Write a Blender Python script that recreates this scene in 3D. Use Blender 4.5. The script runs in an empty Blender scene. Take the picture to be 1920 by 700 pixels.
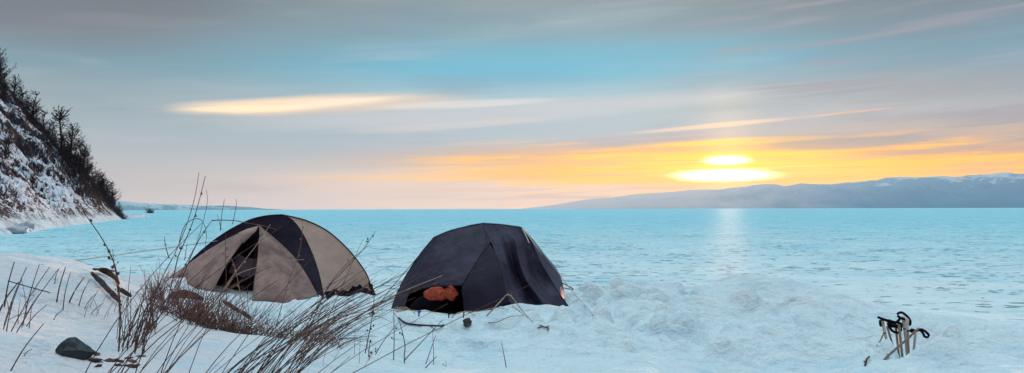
import bpy, bmesh, math, random
import numpy as np
from mathutils import Vector, Matrix
from mathutils.bvhtree import BVHTree
R = math.radians
SC = bpy.context.scene
COL = SC.collection
random.seed(7)

# ------------------------------------------------------------------ camera
F, CX, HY, H, ROLL = 1507.0, 960.0, 392.0, 2.0, 0.0025
cam = bpy.data.cameras.new('camera'); camo = bpy.data.objects.new('camera', cam); COL.objects.link(camo)
cam.sensor_width = 36; cam.lens = F / 1920 * 36
cam.shift_y = (HY - 350) / 1920
cam.clip_start = 0.1; cam.clip_end = 60000
camo.matrix_world = Matrix.Translation((0, 0, H)) @ Matrix.Rotation(R(90), 4, 'X') @ Matrix.Rotation(-ROLL, 4, 'Z')
SC.camera = camo
SC.view_settings.view_transform = 'Standard'; SC.view_settings.look = 'None'
SC.view_settings.exposure = 0.6; SC.view_settings.gamma = 1.0
SC.cycles.use_denoising = True
SC.cycles.max_bounces = 6; SC.cycles.diffuse_bounces = 3; SC.cycles.glossy_bounces = 2
SC.cycles.transmission_bounces = 2; SC.cycles.volume_bounces = 0; SC.cycles.transparent_max_bounces = 6
SC.cycles.sample_clamp_indirect = 4

def vdir(px, py):
    dx, dy = px - CX, HY - py
    c, s = math.cos(ROLL), math.sin(ROLL)
    return Vector(((dx * c + dy * s) / F, 1.0, (-dx * s + dy * c) / F))
def P(px, py, Y):
    d = vdir(px, py); return Vector((d.x * Y, Y, H + d.z * Y))

# ------------------------------------------------------------------ world
def lin(c):
    return tuple((x / 255 / 12.92) if x / 255 <= .04045 else ((x / 255 + .055) / 1.055) ** 2.4 for x in c)
SUN_AZ, SUN_EL = math.atan((1368 - CX) / F), math.atan((HY - 322) / F)
W = bpy.data.worlds.new('World'); SC.world = W; W.use_nodes = True
wn = W.node_tree; wn.nodes.clear()
class S:                                            # a tiny arithmetic wrapper for node sockets
    nt = wn
    def __init__(s, k): s.k = k
    def op(s, o, *a):
        n = S.nt.nodes.new('ShaderNodeMath'); n.operation = o
        for i, x in enumerate((s,) + a):
            if isinstance(x, S): S.nt.links.new(x.k, n.inputs[i])
            else: n.inputs[i].default_value = x
        return S(n.outputs[0])
    def __add__(s, b): return s.op('ADD', b)
    def __sub__(s, b): return s.op('SUBTRACT', b)
    def __mul__(s, b): return s.op('MULTIPLY', b)
    def __truediv__(s, b): return s.op('DIVIDE', b)
def comb(x, y, z=0.0):
    n = S.nt.nodes.new('ShaderNodeCombineXYZ')
    for i, v in enumerate((x, y, z)):
        if isinstance(v, S): S.nt.links.new(v.k, n.inputs[i])
        else: n.inputs[i].default_value = v
    return S(n.outputs[0])
def sepx(v):
    n = S.nt.nodes.new('ShaderNodeSeparateXYZ'); S.nt.links.new(v.k, n.inputs[0])
    return [S(n.outputs[i]) for i in range(3)]
def noise(vec, scale, detail=3, rough=.5, dist=0.0):
    n = S.nt.nodes.new('ShaderNodeTexNoise'); S.nt.links.new(vec.k, n.inputs['Vector'])
    n.inputs['Scale'].default_value = scale; n.inputs['Detail'].default_value = detail
    n.inputs['Roughness'].default_value = rough; n.inputs['Distortion'].default_value = dist
    return S(n.outputs[0])
def sstep(x, a, b):
    n = S.nt.nodes.new('ShaderNodeMapRange'); n.interpolation_type = 'SMOOTHSTEP'
    S.nt.links.new(x.k, n.inputs[0]); n.inputs[1].default_value = a; n.inputs[2].default_value = b
    return S(n.outputs[0])
def mixc(f, a, b):
    n = S.nt.nodes.new('ShaderNodeMix'); n.data_type = 'RGBA'
    for i, v in ((0, f), (6, a), (7, b)):
        if isinstance(v, S): S.nt.links.new(v.k, n.inputs[i])
        elif i == 0: n.inputs[0].default_value = v
        else: n.inputs[i].default_value = tuple(v) + (1,)
    return S(n.outputs[2])
def addc(a, b, f=1.0):
    s = mixc(f, a, b); s.k.node.blend_type = 'ADD'; return s
def ramp(x, stops):
    n = S.nt.nodes.new('ShaderNodeValToRGB'); S.nt.links.new(x.k, n.inputs[0])
    e = n.color_ramp.elements
    while len(e) < len(stops): e.new(.5)
    for q, (p, c) in zip(e, stops): q.position = p; q.color = tuple(c) + (1,)
    n.color_ramp.interpolation = 'EASE' if len(stops) < 4 else 'LINEAR'
    return S(n.outputs[0])

tc = wn.nodes.new('ShaderNodeTexCoord')
dx_, dy_, dz_ = sepx(S(tc.outputs['Generated']))
az = dx_.op('ARCTAN2', dy_)                        # 0 straight ahead, + to the right
el = dz_.op('ARCSINE')
def A(px): return math.atan((px - CX) / F)
def E(py): return math.atan((HY - py) / F)
def k255(*c): return lin(c)
e01 = el / R(90)
def st(py): return max(0, E(py) / R(90))
cL = ramp(e01, [(0, k255(225, 215, 218)), (st(350), k255(196, 192, 196)), (st(260), k255(158, 176, 186)), (st(200), k255(150, 168, 178)),
                (st(150), k255(118, 152, 166)), (st(80), k255(122, 138, 150)), (st(0), k255(102, 108, 118)), (.3, k255(140, 160, 178)), (.62, (.50, .74, .86)), (1, (2.8, 3.3, 3.5))])
cM = ramp(e01, [(0, k255(250, 228, 220)), (st(350), k255(238, 212, 196)), (st(290), k255(170, 184, 198)), (st(240), k255(166, 190, 204)),
                (st(190), k255(164, 194, 206)), (st(130), k255(98, 184, 212)), (st(60), k255(126, 162, 176)), (st(0), k255(138, 154, 162)), (.3, k255(140, 175, 195)), (.62, (.50, .74, .86)), (1, (2.8, 3.3, 3.5))])
cR = ramp(e01, [(0, k255(255, 205, 140)), (st(320), k255(255, 190, 105)), (st(280), k255(205, 168, 140)), (st(240), k255(168, 172, 180)),
                (st(200), k255(152, 164, 174)), (st(130), k255(108, 152, 174)), (st(60), k255(112, 134, 148)), (st(0), k255(110, 118, 126)), (.3, k255(120, 150, 170)), (.62, (.50, .74, .86)), (1, (2.8, 3.3, 3.5))])
cB = ramp(e01, [(0, k255(120, 104, 108)), (.12, k255(168, 134, 126)), (.3, k255(100, 104, 120)), (.62, (.50, .74, .86)), (1, (2.8, 3.3, 3.5))])
base = mixc(sstep(az, A(60), A(950)), cL, cM)
base = mixc(sstep(az, A(1080), A(1800)), base, cR)
base = mixc(sstep(az.op('ABSOLUTE'), R(50), R(110)), base, cB)
# wind-drawn veils of cloud
tilt = az * .05
vv = el - tilt
n1 = noise(comb(az * 2.2, vv * 22), 1.6, 5, .55, .3)
n2 = noise(comb(az * 3.1 + 5.0, vv * 60), 1.9, 4, .6, .2)
base = mixc(sstep(n1, .48, .80) * .30, base, k255(196, 203, 212))
base = mixc(sstep(n1, .48, .28) * .30, base, k255(112, 138, 156))
base = mixc((sstep(n2, .50, .75)) * .10 * sstep(el, R(14), R(4)), base, k255(225, 205, 205))
def blob(px, py, rx, ry, deg=0.0, wob=.6, seed=0.0, sharp=(.25, .85)):
    t = R(deg); ca, sa = math.cos(t), math.sin(t)
    a = az - A(px); b = el - E(py)
    ru, rv = rx / F, ry / F
    uu = (a * ca + b * sa) / ru; w = (b * ca - a * sa) / rv
    g = (uu * uu + w * w * 1.0) * -1.0
    g = g.op('EXPONENT')
    if wob:
        nn = noise(comb(az * (60 / max(rx, 40)) * 9 + seed, (el - az * math.tan(t)) * (26 / max(ry, 4)) * 22), 1.0, 5, .6, .4)
        g = g + (nn - .5) * wob
    return sstep(g, *sharp)
front = sstep(dy_, 0, .1)
def lay(m, col, f=1.0):
    global base
    base = mixc(m * f * front, base, col)
# clear cyan opening, pale bank, warm cloud on the left
lay(blob(1120, 120, 420, 46, 2, .5, 3), k255(92, 180, 208), .40)
lay(blob(60, 40, 380, 90, 0, .4, 3.3), k255(112, 114, 122), .6)
lay(blob(1250, 285, 640, 26, 1.5, .7, 11), k255(172, 176, 188), .5)
lay(blob(900, 215, 600, 24, 3, .7, 8), k255(205, 205, 210), .55)
lay(blob(640, 200, 300, 22, 4.0, 1.0, 1), k255(222, 205, 190), .8)
lay(blob(545, 203, 230, 17, 5, 1.3, 2, (.25, .85)), (1.2, .86, .58), .7)
lay(blob(470, 212, 130, 8, 3, 1.3, 2.5), (1.35, 1.0, .60), .6)
lay(blob(620, 196, 120, 6, 6, 1.3, 2.9), (1.15, .96, .78), .45)
lay(blob(880, 195, 190, 9, 3, 1.2, 15), (.95, .84, .78), .4)
lay(blob(820, 238, 240, 8, 4, .8, 19), k255(240, 216, 205), .3)
# orange bands
lay(blob(1000, 345, 560, 34, 0, .5, 21), (1.0, .70, .54), .6)
lay(blob(960, 333, 380, 9, 0, .7, 23, (.2, .8)), (1.1, .66, .24), .8)
lay(blob(1500, 312, 620, 44, -1, .55, 27, (.15, .7)), (1.0, .50, .12), .92)
lay(blob(1700, 312, 420, 26, 0, .8, 29, (.25, .9)), k255(232, 160, 110), .6)
lay(blob(1500, 327, 560, 19, 0, .4, 28, (.10, .55)), (1.4, .58, .0), .96)
lay(blob(1330, 296, 260, 8, 0, .7, 31, (.2, .8)), (1.4, .75, .02), .9)
lay(blob(1390, 271, 190, 7, 1, .6, 37, (.2, .7)), (1.4, .78, .06), .9)
lay(blob(1345, 241, 170, 5, 4, 1.1, 41, (.25, .8)), (1.15, .74, .48), .6)
lay(blob(1600, 226, 90, 2.5, 4, .5, 44, (.3, .9)), k255(255, 205, 150), .7)
lay(blob(1780, 296, 220, 7, 0, .8, 47, (.3, .9)), k255(190, 150, 130), .6)
lay(blob(1560, 268, 240, 9, 1, .7, 53, (.3, .9)), k255(160, 160, 168), .6)
lay(blob(1200, 262, 210, 10, 3, .7, 57, (.3, .9)), k255(164, 170, 184), .55)
n3 = noise(comb(az * 5.0 + 2.0, (el - az * .03) * 120), 1.0, 5, .62, .35)
n4 = noise(comb(az * 2.4 + 7.0, (el - az * .05) * 46), 1.0, 5, .6, .5)
band = sstep(el, E(255), E(300)) * sstep(az, A(560), A(1150)) * sstep(el, E(392), E(368)).op('SUBTRACT', 1.0).op('ABSOLUTE')
band = sstep(el, E(250), E(292)) * sstep(az, A(560), A(1150))
base = mixc(sstep(n3, .50, .60) * .62 * band * front, base, (.72, .40, .26))
base = mixc(sstep(n3, .48, .36) * .75 * band * front, base, (1.5, .66, .0))
base = mixc(sstep(n4, .50, .66) * .75 * sstep(el, E(318), E(285)) * sstep(az, A(1150), A(1500)) * front, base, k255(150, 152, 166))
lay(blob(1580, 279, 150, 11, 1, .7, 71, (.2, .7)), k255(150, 152, 164), .8)
lay(blob(1250, 268, 190, 7, 3, .7, 73, (.25, .8)), k255(160, 166, 182), .6)
# the sun behind two gaps in the band
lay(blob(1366, 322, 230, 44, 0, .1, 0, (.05, 1.0)), (1.1, .62, .03), .75)
def soft(px, py, rx, ry, p=1.0):
    a = (az - A(px)) * (F / rx); b = (el - E(py)) * (F / ry); q = (a * a + b * b)
    return (q * -p).op('EXPONENT')
streak = noise(comb(az * 9, el * 420), 1.0, 5, .6, .3)
s1 = soft(1363, 305, 42, 8.5); s2 = soft(1358, 332, 92, 11.5)
core = sstep(s1.op('MAXIMUM', s2) + (streak - .5) * .35, .18, .75)
base = addc(base, (3.0, 2.6, 1.5), core * front)
base = addc(base, (.9, .34, .0), soft(1364, 320, 230, 24) * front * sstep(streak, .3, .6))
base = addc(base, (.34, .20, .05), soft(1364, 316, 48, 105) * front)
# clear-air component of the sky
sky = wn.nodes.new('ShaderNodeTexSky'); sky.sky_type = 'NISHITA'; sky.sun_disc = False
sky.sun_elevation = SUN_EL; sky.sun_rotation = SUN_AZ; sky.altitude = 450
bg1 = wn.nodes.new('ShaderNodeBackground'); wn.links.new(sky.outputs[0], bg1.inputs[0]); bg1.inputs[1].default_value = .05
bg2 = wn.nodes.new('ShaderNodeBackground'); wn.links.new(base.k, bg2.inputs[0]); bg2.inputs[1].default_value = .74
ad = wn.nodes.new('ShaderNodeMixShader'); ad.inputs[0].default_value = .92; wn.links.new(bg1.outputs[0], ad.inputs[1]); wn.links.new(bg2.outputs[0], ad.inputs[2])
wo = wn.nodes.new('ShaderNodeOutputWorld'); wn.links.new(ad.outputs[0], wo.inputs[0])

sun = bpy.data.lights.new('sun', 'SUN'); suno = bpy.data.objects.new('sun', sun); COL.objects.link(suno)
sun.energy = 3.0; sun.angle = R(1.5); sun.color = (1.0, .60, .42)
sd = Vector((math.sin(SUN_AZ) * math.cos(SUN_EL), math.cos(SUN_AZ) * math.cos(SUN_EL), math.sin(SUN_EL)))
suno.rotation_euler = sd.to_track_quat('Z', 'Y').to_euler()

# ------------------------------------------------------------------ helpers
def tag(o, label=None, cat=None, group=None, kind=None):
    if label: o['label'] = label
    if cat: o['category'] = cat
    if group: o['group'] = group
    if kind: o['kind'] = kind
    return o
def empty(name, loc):
    o = bpy.data.objects.new(name, None); COL.objects.link(o); o.location = loc; return o
class MB:
    def __init__(s): s.v = []; s.f = []
    def tube(s, pts, r0, r1=None, n=5, cap=True):
        pts = [Vector(p) for p in pts]; r1 = r0 if r1 is None else r1
        b = len(s.v); m = len(pts)
        for i, p in enumerate(pts):
            t = (pts[min(i + 1, m - 1)] - pts[max(i - 1, 0)])
            t = t.normalized() if t.length > 1e-9 else Vector((0, 0, 1))
            a = t.cross(Vector((0, 0, 1)) if abs(t.z) < .9 else Vector((1, 0, 0))).normalized(); c = t.cross(a)
            k = i / max(1, m - 1)
            r = (r0[i] if isinstance(r0, (list, tuple)) else r0 + (r1 - r0) * k)
            for j in range(n):
                w = 2 * math.pi * j / n
                s.v.append(p + a * (r * math.cos(w)) + c * (r * math.sin(w)))
        for i in range(m - 1):
            for j in range(n):
                q = b + i * n + j; q2 = b + i * n + (j + 1) % n
                s.f.append((q, q2, q2 + n, q + n))
        if cap:
            s.f.append(tuple(b + j for j in range(n))[::-1]); s.f.append(tuple(b + (m - 1) * n + j for j in range(n)))
        return s
    def grid(s, rows):
        b = len(s.v); m = len(rows); n = len(rows[0])
        for r in rows: s.v.extend(Vector(p) for p in r)
        for i in range(m - 1):
            for j in range(n - 1):
                q = b + i * n + j; s.f.append((q, q + 1, q + n + 1, q + n))
        return s
    def lump(s, c, rad, seed, amp=.25, sub=3, rot=0.0, fr=1.7):
        bm = bmesh.new(); bmesh.ops.create_icosphere(bm, subdivisions=sub, radius=1)
        b = len(s.v); M = Matrix.Rotation(rot, 3, 'Z')
        from mathutils import noise as mn
        for v in bm.verts:
            d = v.co.copy(); o = Vector((seed * 3.1, seed * 1.7, seed * .9))
            k = 1 + amp * mn.noise(d * fr + o) * 1.6 + amp * .5 * mn.noise(d * fr * 2.7 + o)
            d = d * k
            s.v.append(Vector(c) + M @ Vector((d.x * rad[0], d.y * rad[1], d.z * rad[2])))
        for f in bm.faces: s.f.append(tuple(b + v.index for v in f.verts))
        bm.free(); return s
    def build(s, name, mat, parent=None, smooth=True, solid=0.0):
        me = bpy.data.meshes.new(name)
        org = Vector(parent['o']) if parent is not None and 'o' in parent.keys() else None
        wp = Vector((0, 0, 0))
        if parent is not None:
            q = parent
            while q is not None: wp = wp + Vector(q.location); q = q.parent
        elif s.v:
            xs = [v[0] for v in s.v]; ys = [v[1] for v in s.v]; zs = [v[2] for v in s.v]
            wp = Vector(((min(xs) + max(xs)) / 2, (min(ys) + max(ys)) / 2, min(zs)))
        me.from_pydata([tuple(Vector(v) - wp) for v in s.v], [], s.f)
        if smooth: me.polygons.foreach_set('use_smooth', [True] * len(me.polygons))
        me.materials.append(mat); me.update()
        o = bpy.data.objects.new(name, me); COL.objects.link(o)
        if parent is not None: o.parent = parent
        else: o.location = wp
        if solid:
            md = o.modifiers.new('thickness', 'SOLIDIFY'); md.thickness = solid; md.offset = 0
        return o

# numpy gradient noise
_rs = np.random.RandomState(5); _perm = _rs.permutation(512); _ga = _rs.rand(512) * 2 * np.pi
def pn(x, y):
    xi = np.floor(x).astype(int); yi = np.floor(y).astype(int); xf = x - xi; yf = y - yi
    def g(i, j):
        h = _perm[(_perm[i % 512] + j) % 512]; a = _ga[h]; return np.cos(a), np.sin(a)
    def d(i, j, fx, fy):
        gx, gy = g(xi + i, yi + j); return gx * fx + gy * fy
    u = xf ** 3 * (xf * (xf * 6 - 15) + 10); v = yf ** 3 * (yf * (yf * 6 - 15) + 10)
    a = d(0, 0, xf, yf) * (1 - u) + d(1, 0, xf - 1, yf) * u
    b = d(0, 1, xf, yf - 1) * (1 - u) + d(1, 1, xf - 1, yf - 1) * u
    return (a * (1 - v) + b * v) * 1.5
def fbm(x, y, o=4, g=.5):
    s = 0; a = 1.0
    for i in range(o): s = s + a * pn(x + 17.3 * i, y + 9.1 * i); x = x * 2.03; y = y * 2.03; a *= g
    return s
def ss(x, a, b): t = np.clip((x - a) / (b - a), 0, 1); return t * t * (3 - 2 * t)
def npmesh(name, V, Fq, mat, uv=None, smooth=True):
    me = bpy.data.meshes.new(name)
    me.vertices.add(len(V)); me.vertices.foreach_set('co', V.astype(np.float32).ravel())
    me.loops.add(Fq.size); me.loops.foreach_set('vertex_index', Fq.astype(np.int32).ravel())
    me.polygons.add(len(Fq)); me.polygons.foreach_set('loop_start', np.arange(len(Fq), dtype=np.int32) * 4)
    me.polygons.foreach_set('loop_total', np.full(len(Fq), 4, dtype=np.int32))
    me.update(); me.validate()
    if uv is not None:
        l = me.uv_layers.new(name='UVMap'); l.data.foreach_set('uv', uv[Fq.ravel()].astype(np.float32).ravel())
    if smooth: me.polygons.foreach_set('use_smooth', [True] * len(me.polygons))
    me.materials.append(mat)
    o = bpy.data.objects.new(name, me); COL.objects.link(o); return o
def gridfaces(ny, nx):
    i = np.arange(ny - 1)[:, None] * nx + np.arange(nx - 1)[None, :]
    i = i.ravel(); return np.stack([i, i + 1, i + nx + 1, i + nx], 1)

# ------------------------------------------------------------------ materials
def newmat(name):
    m = bpy.data.materials.new(name); m.use_nodes = True; S.nt = m.node_tree
    b = m.node_tree.nodes['Principled BSDF']; return m, b
def ocoord():
    n = S.nt.nodes.new('ShaderNodeTexCoord'); return S(n.outputs['Object'])
def gpos():
    n = S.nt.nodes.new('ShaderNodeNewGeometry'); return S(n.outputs['Position'])
def link(s, inp): S.nt.links.new(s.k, inp)
def bump(h, dist, strength=1.0, b=None, prev=None):
    n = S.nt.nodes.new('ShaderNodeBump'); link(h, n.inputs['Height']); n.inputs['Distance'].default_value = dist
    n.inputs['Strength'].default_value = strength
    if prev is not None: S.nt.links.new(prev.outputs[0], n.inputs['Normal'])
    if b is not None: S.nt.links.new(n.outputs[0], b.inputs['Normal'])
    return n
def simple(name, c1, c2, rough=.7, scale=8, bdist=.004, spec=.3, translucent=0.0, stretch=None, bscale=None, sheen=0):
    m, b = newmat(name); v = ocoord()
    if stretch:
        mp = S.nt.nodes.new('ShaderNodeMapping'); S.nt.links.new(v.k, mp.inputs[0]); mp.inputs['Scale'].default_value = stretch; v = S(mp.outputs[0])
    n = noise(v, scale, 5, .6)
    link(mixc(sstep(n, .32, .68), c1, c2), b.inputs['Base Color'])
    b.inputs['Roughness'].default_value = rough; b.inputs['Specular IOR Level'].default_value = spec
    bump(noise(v, bscale or scale * 3, 4, .6), bdist, 1, b)
    if translucent:
        t = S.nt.nodes.new('ShaderNodeBsdfTranslucent'); t.inputs[0].default_value = tuple(c2) + (1,)
        mx = S.nt.nodes.new('ShaderNodeMixShader'); mx.inputs[0].default_value = translucent
        out = S.nt.nodes['Material Output']
        S.nt.links.new(b.outputs[0], mx.inputs[1]); S.nt.links.new(t.outputs[0], mx.inputs[2]); S.nt.links.new(mx.outputs[0], out.inputs[0])
    return m
SNOW = (.74, .85, .89); BANK = (.76, .73, .75); LAKESNOW = (.76, .89, .92)
def snow_mat(name, lake):
    m, b = newmat(name); v = gpos(); x, y, z = sepx(v)
    big = noise(v, .09, 4, .55); mid = noise(v, .6, 4, .6)
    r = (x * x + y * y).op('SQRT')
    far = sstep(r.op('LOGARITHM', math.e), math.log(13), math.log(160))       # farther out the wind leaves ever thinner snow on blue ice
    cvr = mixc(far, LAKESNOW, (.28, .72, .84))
    cvr = mixc(sstep(mid, .42, .66) * .55, cvr, (.82, .90, .92))
    cvr = mixc(sstep(noise(comb(x, y * 2.2), .16, 5, .6), .48, .66) * .45, cvr, (.30, .68, .80))
    # small dark dashes: shade of sastrugi and snow holes painted in blue
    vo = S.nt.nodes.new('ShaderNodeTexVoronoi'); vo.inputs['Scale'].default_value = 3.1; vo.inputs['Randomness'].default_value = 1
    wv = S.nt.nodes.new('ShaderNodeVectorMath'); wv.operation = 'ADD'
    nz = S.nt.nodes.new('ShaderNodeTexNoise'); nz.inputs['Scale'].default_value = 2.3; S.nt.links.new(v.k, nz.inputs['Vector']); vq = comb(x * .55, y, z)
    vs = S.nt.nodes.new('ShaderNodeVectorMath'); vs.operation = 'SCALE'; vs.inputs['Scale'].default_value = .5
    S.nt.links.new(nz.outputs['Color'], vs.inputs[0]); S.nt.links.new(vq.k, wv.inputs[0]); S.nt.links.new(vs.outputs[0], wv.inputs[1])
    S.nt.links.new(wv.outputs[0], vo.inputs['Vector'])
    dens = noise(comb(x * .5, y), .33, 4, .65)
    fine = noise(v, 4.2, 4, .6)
    shaded_hole = sstep(S(vo.outputs['Distance']) - (dens - .40) * 1.2 + (fine - .5) * .5, .19, .05)
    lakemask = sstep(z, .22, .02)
    shaded_hole = shaded_hole * lakemask
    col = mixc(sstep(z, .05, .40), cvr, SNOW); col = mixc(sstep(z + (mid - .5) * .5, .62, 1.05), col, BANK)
    # stretched blue streaks that paint shaded hollows into the shore snow
    col = mixc(sstep(noise(comb(x, y * 1.8, z * 3), 1.3, 6, .65), .47, .66) * .42, col, (.44, .68, .80))
    col = mixc(shaded_hole * .7, col, (.09, .28, .38))
    link(col, b.inputs['Base Color'])
    b.inputs['Specular IOR Level'].default_value = .045 if lake else .03
    b.inputs['Roughness'].default_value = .5
    h1 = noise(comb(x, y * 1.3, z), 1.4, 6, .62) ; h2 = noise(v, 11, 4, .6)
    hh = h1 * 1.0 + noise(comb(x, y * 2.2, z), 4.0, 4, .6) * .35 + h2 * .16 - shaded_hole * .5 + noise(v, 60, 2, .6) * .008
    bp = bump(hh, .18 if lake else .17, 1, b)
    df = S.nt.nodes.new('ShaderNodeBsdfDiffuse'); link(col, df.inputs[0]); S.nt.links.new(bp.outputs[0], df.inputs['Normal'])
    mx = S.nt.nodes.new('ShaderNodeMixShader'); mx.inputs[0].default_value = .035 if lake else .05
    S.nt.links.new(df.outputs[0], mx.inputs[1]); S.nt.links.new(b.outputs[0], mx.inputs[2]); S.nt.links.new(mx.outputs[0], S.nt.nodes['Material Output'].inputs[0])
    return m
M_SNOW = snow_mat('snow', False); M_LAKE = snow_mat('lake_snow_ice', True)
# ------------------------------------------------------------------ terrain
CP = [(0,700,4.0),(0,600,5.2),(0,520,6.4),(0,490,7.0),(110,502,7.2),(170,515,7.5),(250,562,8.0),(100,640,5.0),(200,640,5.8),
      (300,628,6.5),(450,634,6.8),(560,648,6.8),(640,682,6.6),(700,700,6.5),(150,700,4.4),(300,700,4.8),(450,700,5.2),(600,700,5.8),
      (900,700,7.2),(1200,700,7.6),(1500,700,7.8),(1700,700,7.4),(1900,700,7.0),(800,640,9.2),(1000,640,9.2),(700,620,9.5),(1200,640,9.3),(1500,640,9.2),
      (450,590,9.5),(600,600,9.6),(330,560,10),
      (605,557,12.0),(697,549,13.3),(475,561,11.6),(400,549,11.8),(330,531,12.1),(312,523,12.4),(345,512,13.4),(260,540,10.5),(200,532,12.5),
      (728,584,11.9),(958,587,10.8),(1080,584,11.6),(860,594,10.9),(790,592,11.2),
      (1100,607,10.6),(1250,598,11.0),(1450,587,11.4),(1560,590,11.4),(1230,588,12.0),(1350,575,12.6),(1540,568,13.6),(1120,548,15.2),(1150,570,13),
      (1640,606,12.0),(1650,668,9.0),(1700,655,9.2),(1790,640,9.6),(1870,648,9.2),(1920,606,13.0),(1800,592,14.2),(1920,592,15.3)]
pts = [tuple(P(*c)) for c in CP]
pts += [(-5,16,.45),(-4,18.5,.02),(-7,19,.05),(-9,16,.35),(0,14,.42),(0,16.5,.10),(-8.5,10,.9),(-12,14,.6),(-12,8,1.5),(-12,4,1.7),(-6,2,1.35),(-3,1,.9),
        (0,1,.45),(0,4,.55),(4,4,.5),(8,4,.6),(12,6,.7),(14,10,.35),(16,14,.05),(5,17,.02),(9,17.5,-.05),(13,17,-.1),(2.5,18,.04),(16,5,.8)]
pts += [(x, 21.5, -.16) for x in range(-14, 19, 4)] + [(x, 25, -.45) for x in range(-14, 19, 4)]
CPW = np.array(pts)
def tps_fit(C):
    n = len(C); d = np.linalg.norm(C[:, None, :2] - C[None, :, :2], axis=2)
    K = np.where(d > 0, d * d * np.log(d + 1e-12), 0) + np.eye(n) * .02
    Pm = np.c_[np.ones(n), C[:, :2]]; Ax = np.zeros((n + 3, n + 3)); Ax[:n, :n] = K; Ax[:n, n:] = Pm; Ax[n:, :n] = Pm.T
    return np.linalg.solve(Ax, np.r_[C[:, 2], 0, 0, 0])
TW = tps_fit(CPW)
def tps(x, y):
    s = TW[-3] + TW[-2] * x + TW[-1] * y
    for (cx, cy, _), w in zip(CPW, TW[:-3]):
        r2 = (x - cx) ** 2 + (y - cy) ** 2 + 1e-12
        s = s + w * r2 * .5 * np.log(r2)
    return s
STEP = .05
gx = np.arange(-14, 17.01, STEP); gy = np.arange(.6, 24.6, STEP)
GX, GY = np.meshgrid(gx, gy)
Z = tps(GX, GY)
def gauss(px, py, Y, a, rx, ry, rot=0):
    c = P(px, py, Y); dx = GX - c.x; dy = GY - c.y; t = R(rot)
    u = (dx * math.cos(t) + dy * math.sin(t)) / rx; v = (dy * math.cos(t) - dx * math.sin(t)) / ry
    return a * np.exp(-(u * u + v * v))
Z += gauss(1400, 545, 14.0, .40, 1.25, .7, 0)            # snow dome in front of the lake
Z += gauss(1290, 560, 13.6, .10, .8, .5)
Z += gauss(1450, 590, 11.2, .12, 1.5, .22, 12) + gauss(1250, 600, 10.9, .12, 1.2, .18, 12)   # drift crest
Z -= gauss(1078, 592, 11.25, .05, .3, .3)
Z += gauss(940, 603, 10.35, .13, .42, .20)               # cushion of snow at the dark tent's skirt
Z += gauss(1358, 665, 8.3, .21, .15, .10) + gauss(1335, 668, 8.25, .05, .1, .1)
Z += gauss(1165, 668, 8.2, .15, .15, .10, 30) + gauss(905, 690, 7.6, .03, .2, .1)
Z += gauss(1795, 655, 8.5, .30, .38, .24, 20) + gauss(1870, 672, 8.0, .10, .3, .2) + gauss(1750, 684, 7.8, .18, .22, .16) + gauss(1790, 690, 7.6, .16, .2, .15)
Z -= gauss(1600, 640, 9.4, .10, .22, .16, 20)            # dip beside the ski poles
Z += gauss(120, 690, 4.6, .05, .5, .3)
n_big = fbm(GX * .45, GY * .6, 4)
shore = ss(Z, .05, .35)
calm = 1 - .85 * np.exp(-((GX + .75) / 1.3) ** 2 - ((GY - 11.0) / .7) ** 2) - .8 * np.exp(-((GX + 3.4) / 1.6) ** 2 - ((GY - 11.8) / .7) ** 2) - .8 * np.exp(-((GX - .95) / .45) ** 2 - ((GY - 11.4) / .5) ** 2) - .8 * np.exp(-((GX + 5.4) / .5) ** 2 - ((GY - 12.4) / .6) ** 2)
calm = np.clip(calm, 0, 1)
shore = shore * calm
Z += .12 * n_big * shore
Z += .15 * fbm(GX * .8 + 3, GY * 1.9 + GX * .5, 4, .38) * shore * ss(GY, 7, 9)
rid = 1 - np.abs(fbm(GX * .9 + 40, GY * 2.6 + 11 + GX * .5, 3)); Z += .05 * ss(rid, .5, 1) * shore * ss(GY, 7, 9) * ss(GX, -1, 1)
# trampled snow: footprints round the tents and along the track to the right
rs = np.random.RandomState(3)
def prints(n, cx, cy, sx, sy, dmax=.07):
    for _ in range(n):
        x = cx + rs.randn() * sx; y = cy + rs.randn() * sy; rr = .09 + .10 * rs.rand(); t = rs.rand() * 3.14; dd = dmax * (.4 + .6 * rs.rand())
        ix = int((x - gx[0]) / STEP); iy = int((y - gy[0]) / STEP); k = int(.6 / STEP)
        if ix < k or iy < k or ix > len(gx) - k or iy > len(gy) - k: continue
        sl = (slice(iy - k, iy + k), slice(ix - k, ix + k)); dx = GX[sl] - x; dy = GY[sl] - y
        u = (dx * math.cos(t) + dy * math.sin(t)) / (rr * 1.6); v = (dy * math.cos(t) - dx * math.sin(t)) / rr; q = u * u + v * v
        dd *= 1.5 * (.25 + .75 * float(calm[iy, ix])); Z[sl] += -dd * np.exp(-q * q * 1.0) + dd * .35 * np.exp(-(np.sqrt(q) - 1.5) ** 2 * 4)
prints(150, 1.7, 12.9, .7, 1.1); prints(80, -1.9, 10.8, .5, .7, .05); prints(110, 1.0, 10.2, 1.6, .4, .05); prints(60, 3.2, 11.6, 1.5, .5, .05)
prints(50, -1.5, 12.9, .25, .5, .05); prints(60, 0, 9.0, 1.8, .7, .03); prints(30, 3.5, 9.2, 2.2, .8, .035); prints(40, -4, 10.6, 1.2, .3, .03)
prints(26, 4.3, 8.6, .3, .3, .05); prints(20, 6.5, 11, 2, 1.2, .03)
V = np.stack([GX.ravel(), GY.ravel(), Z.ravel()], 1)
ground = npmesh('snow_ground', V, gridfaces(len(gy), len(gx)), M_SNOW); tag(ground, kind='structure')
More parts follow.
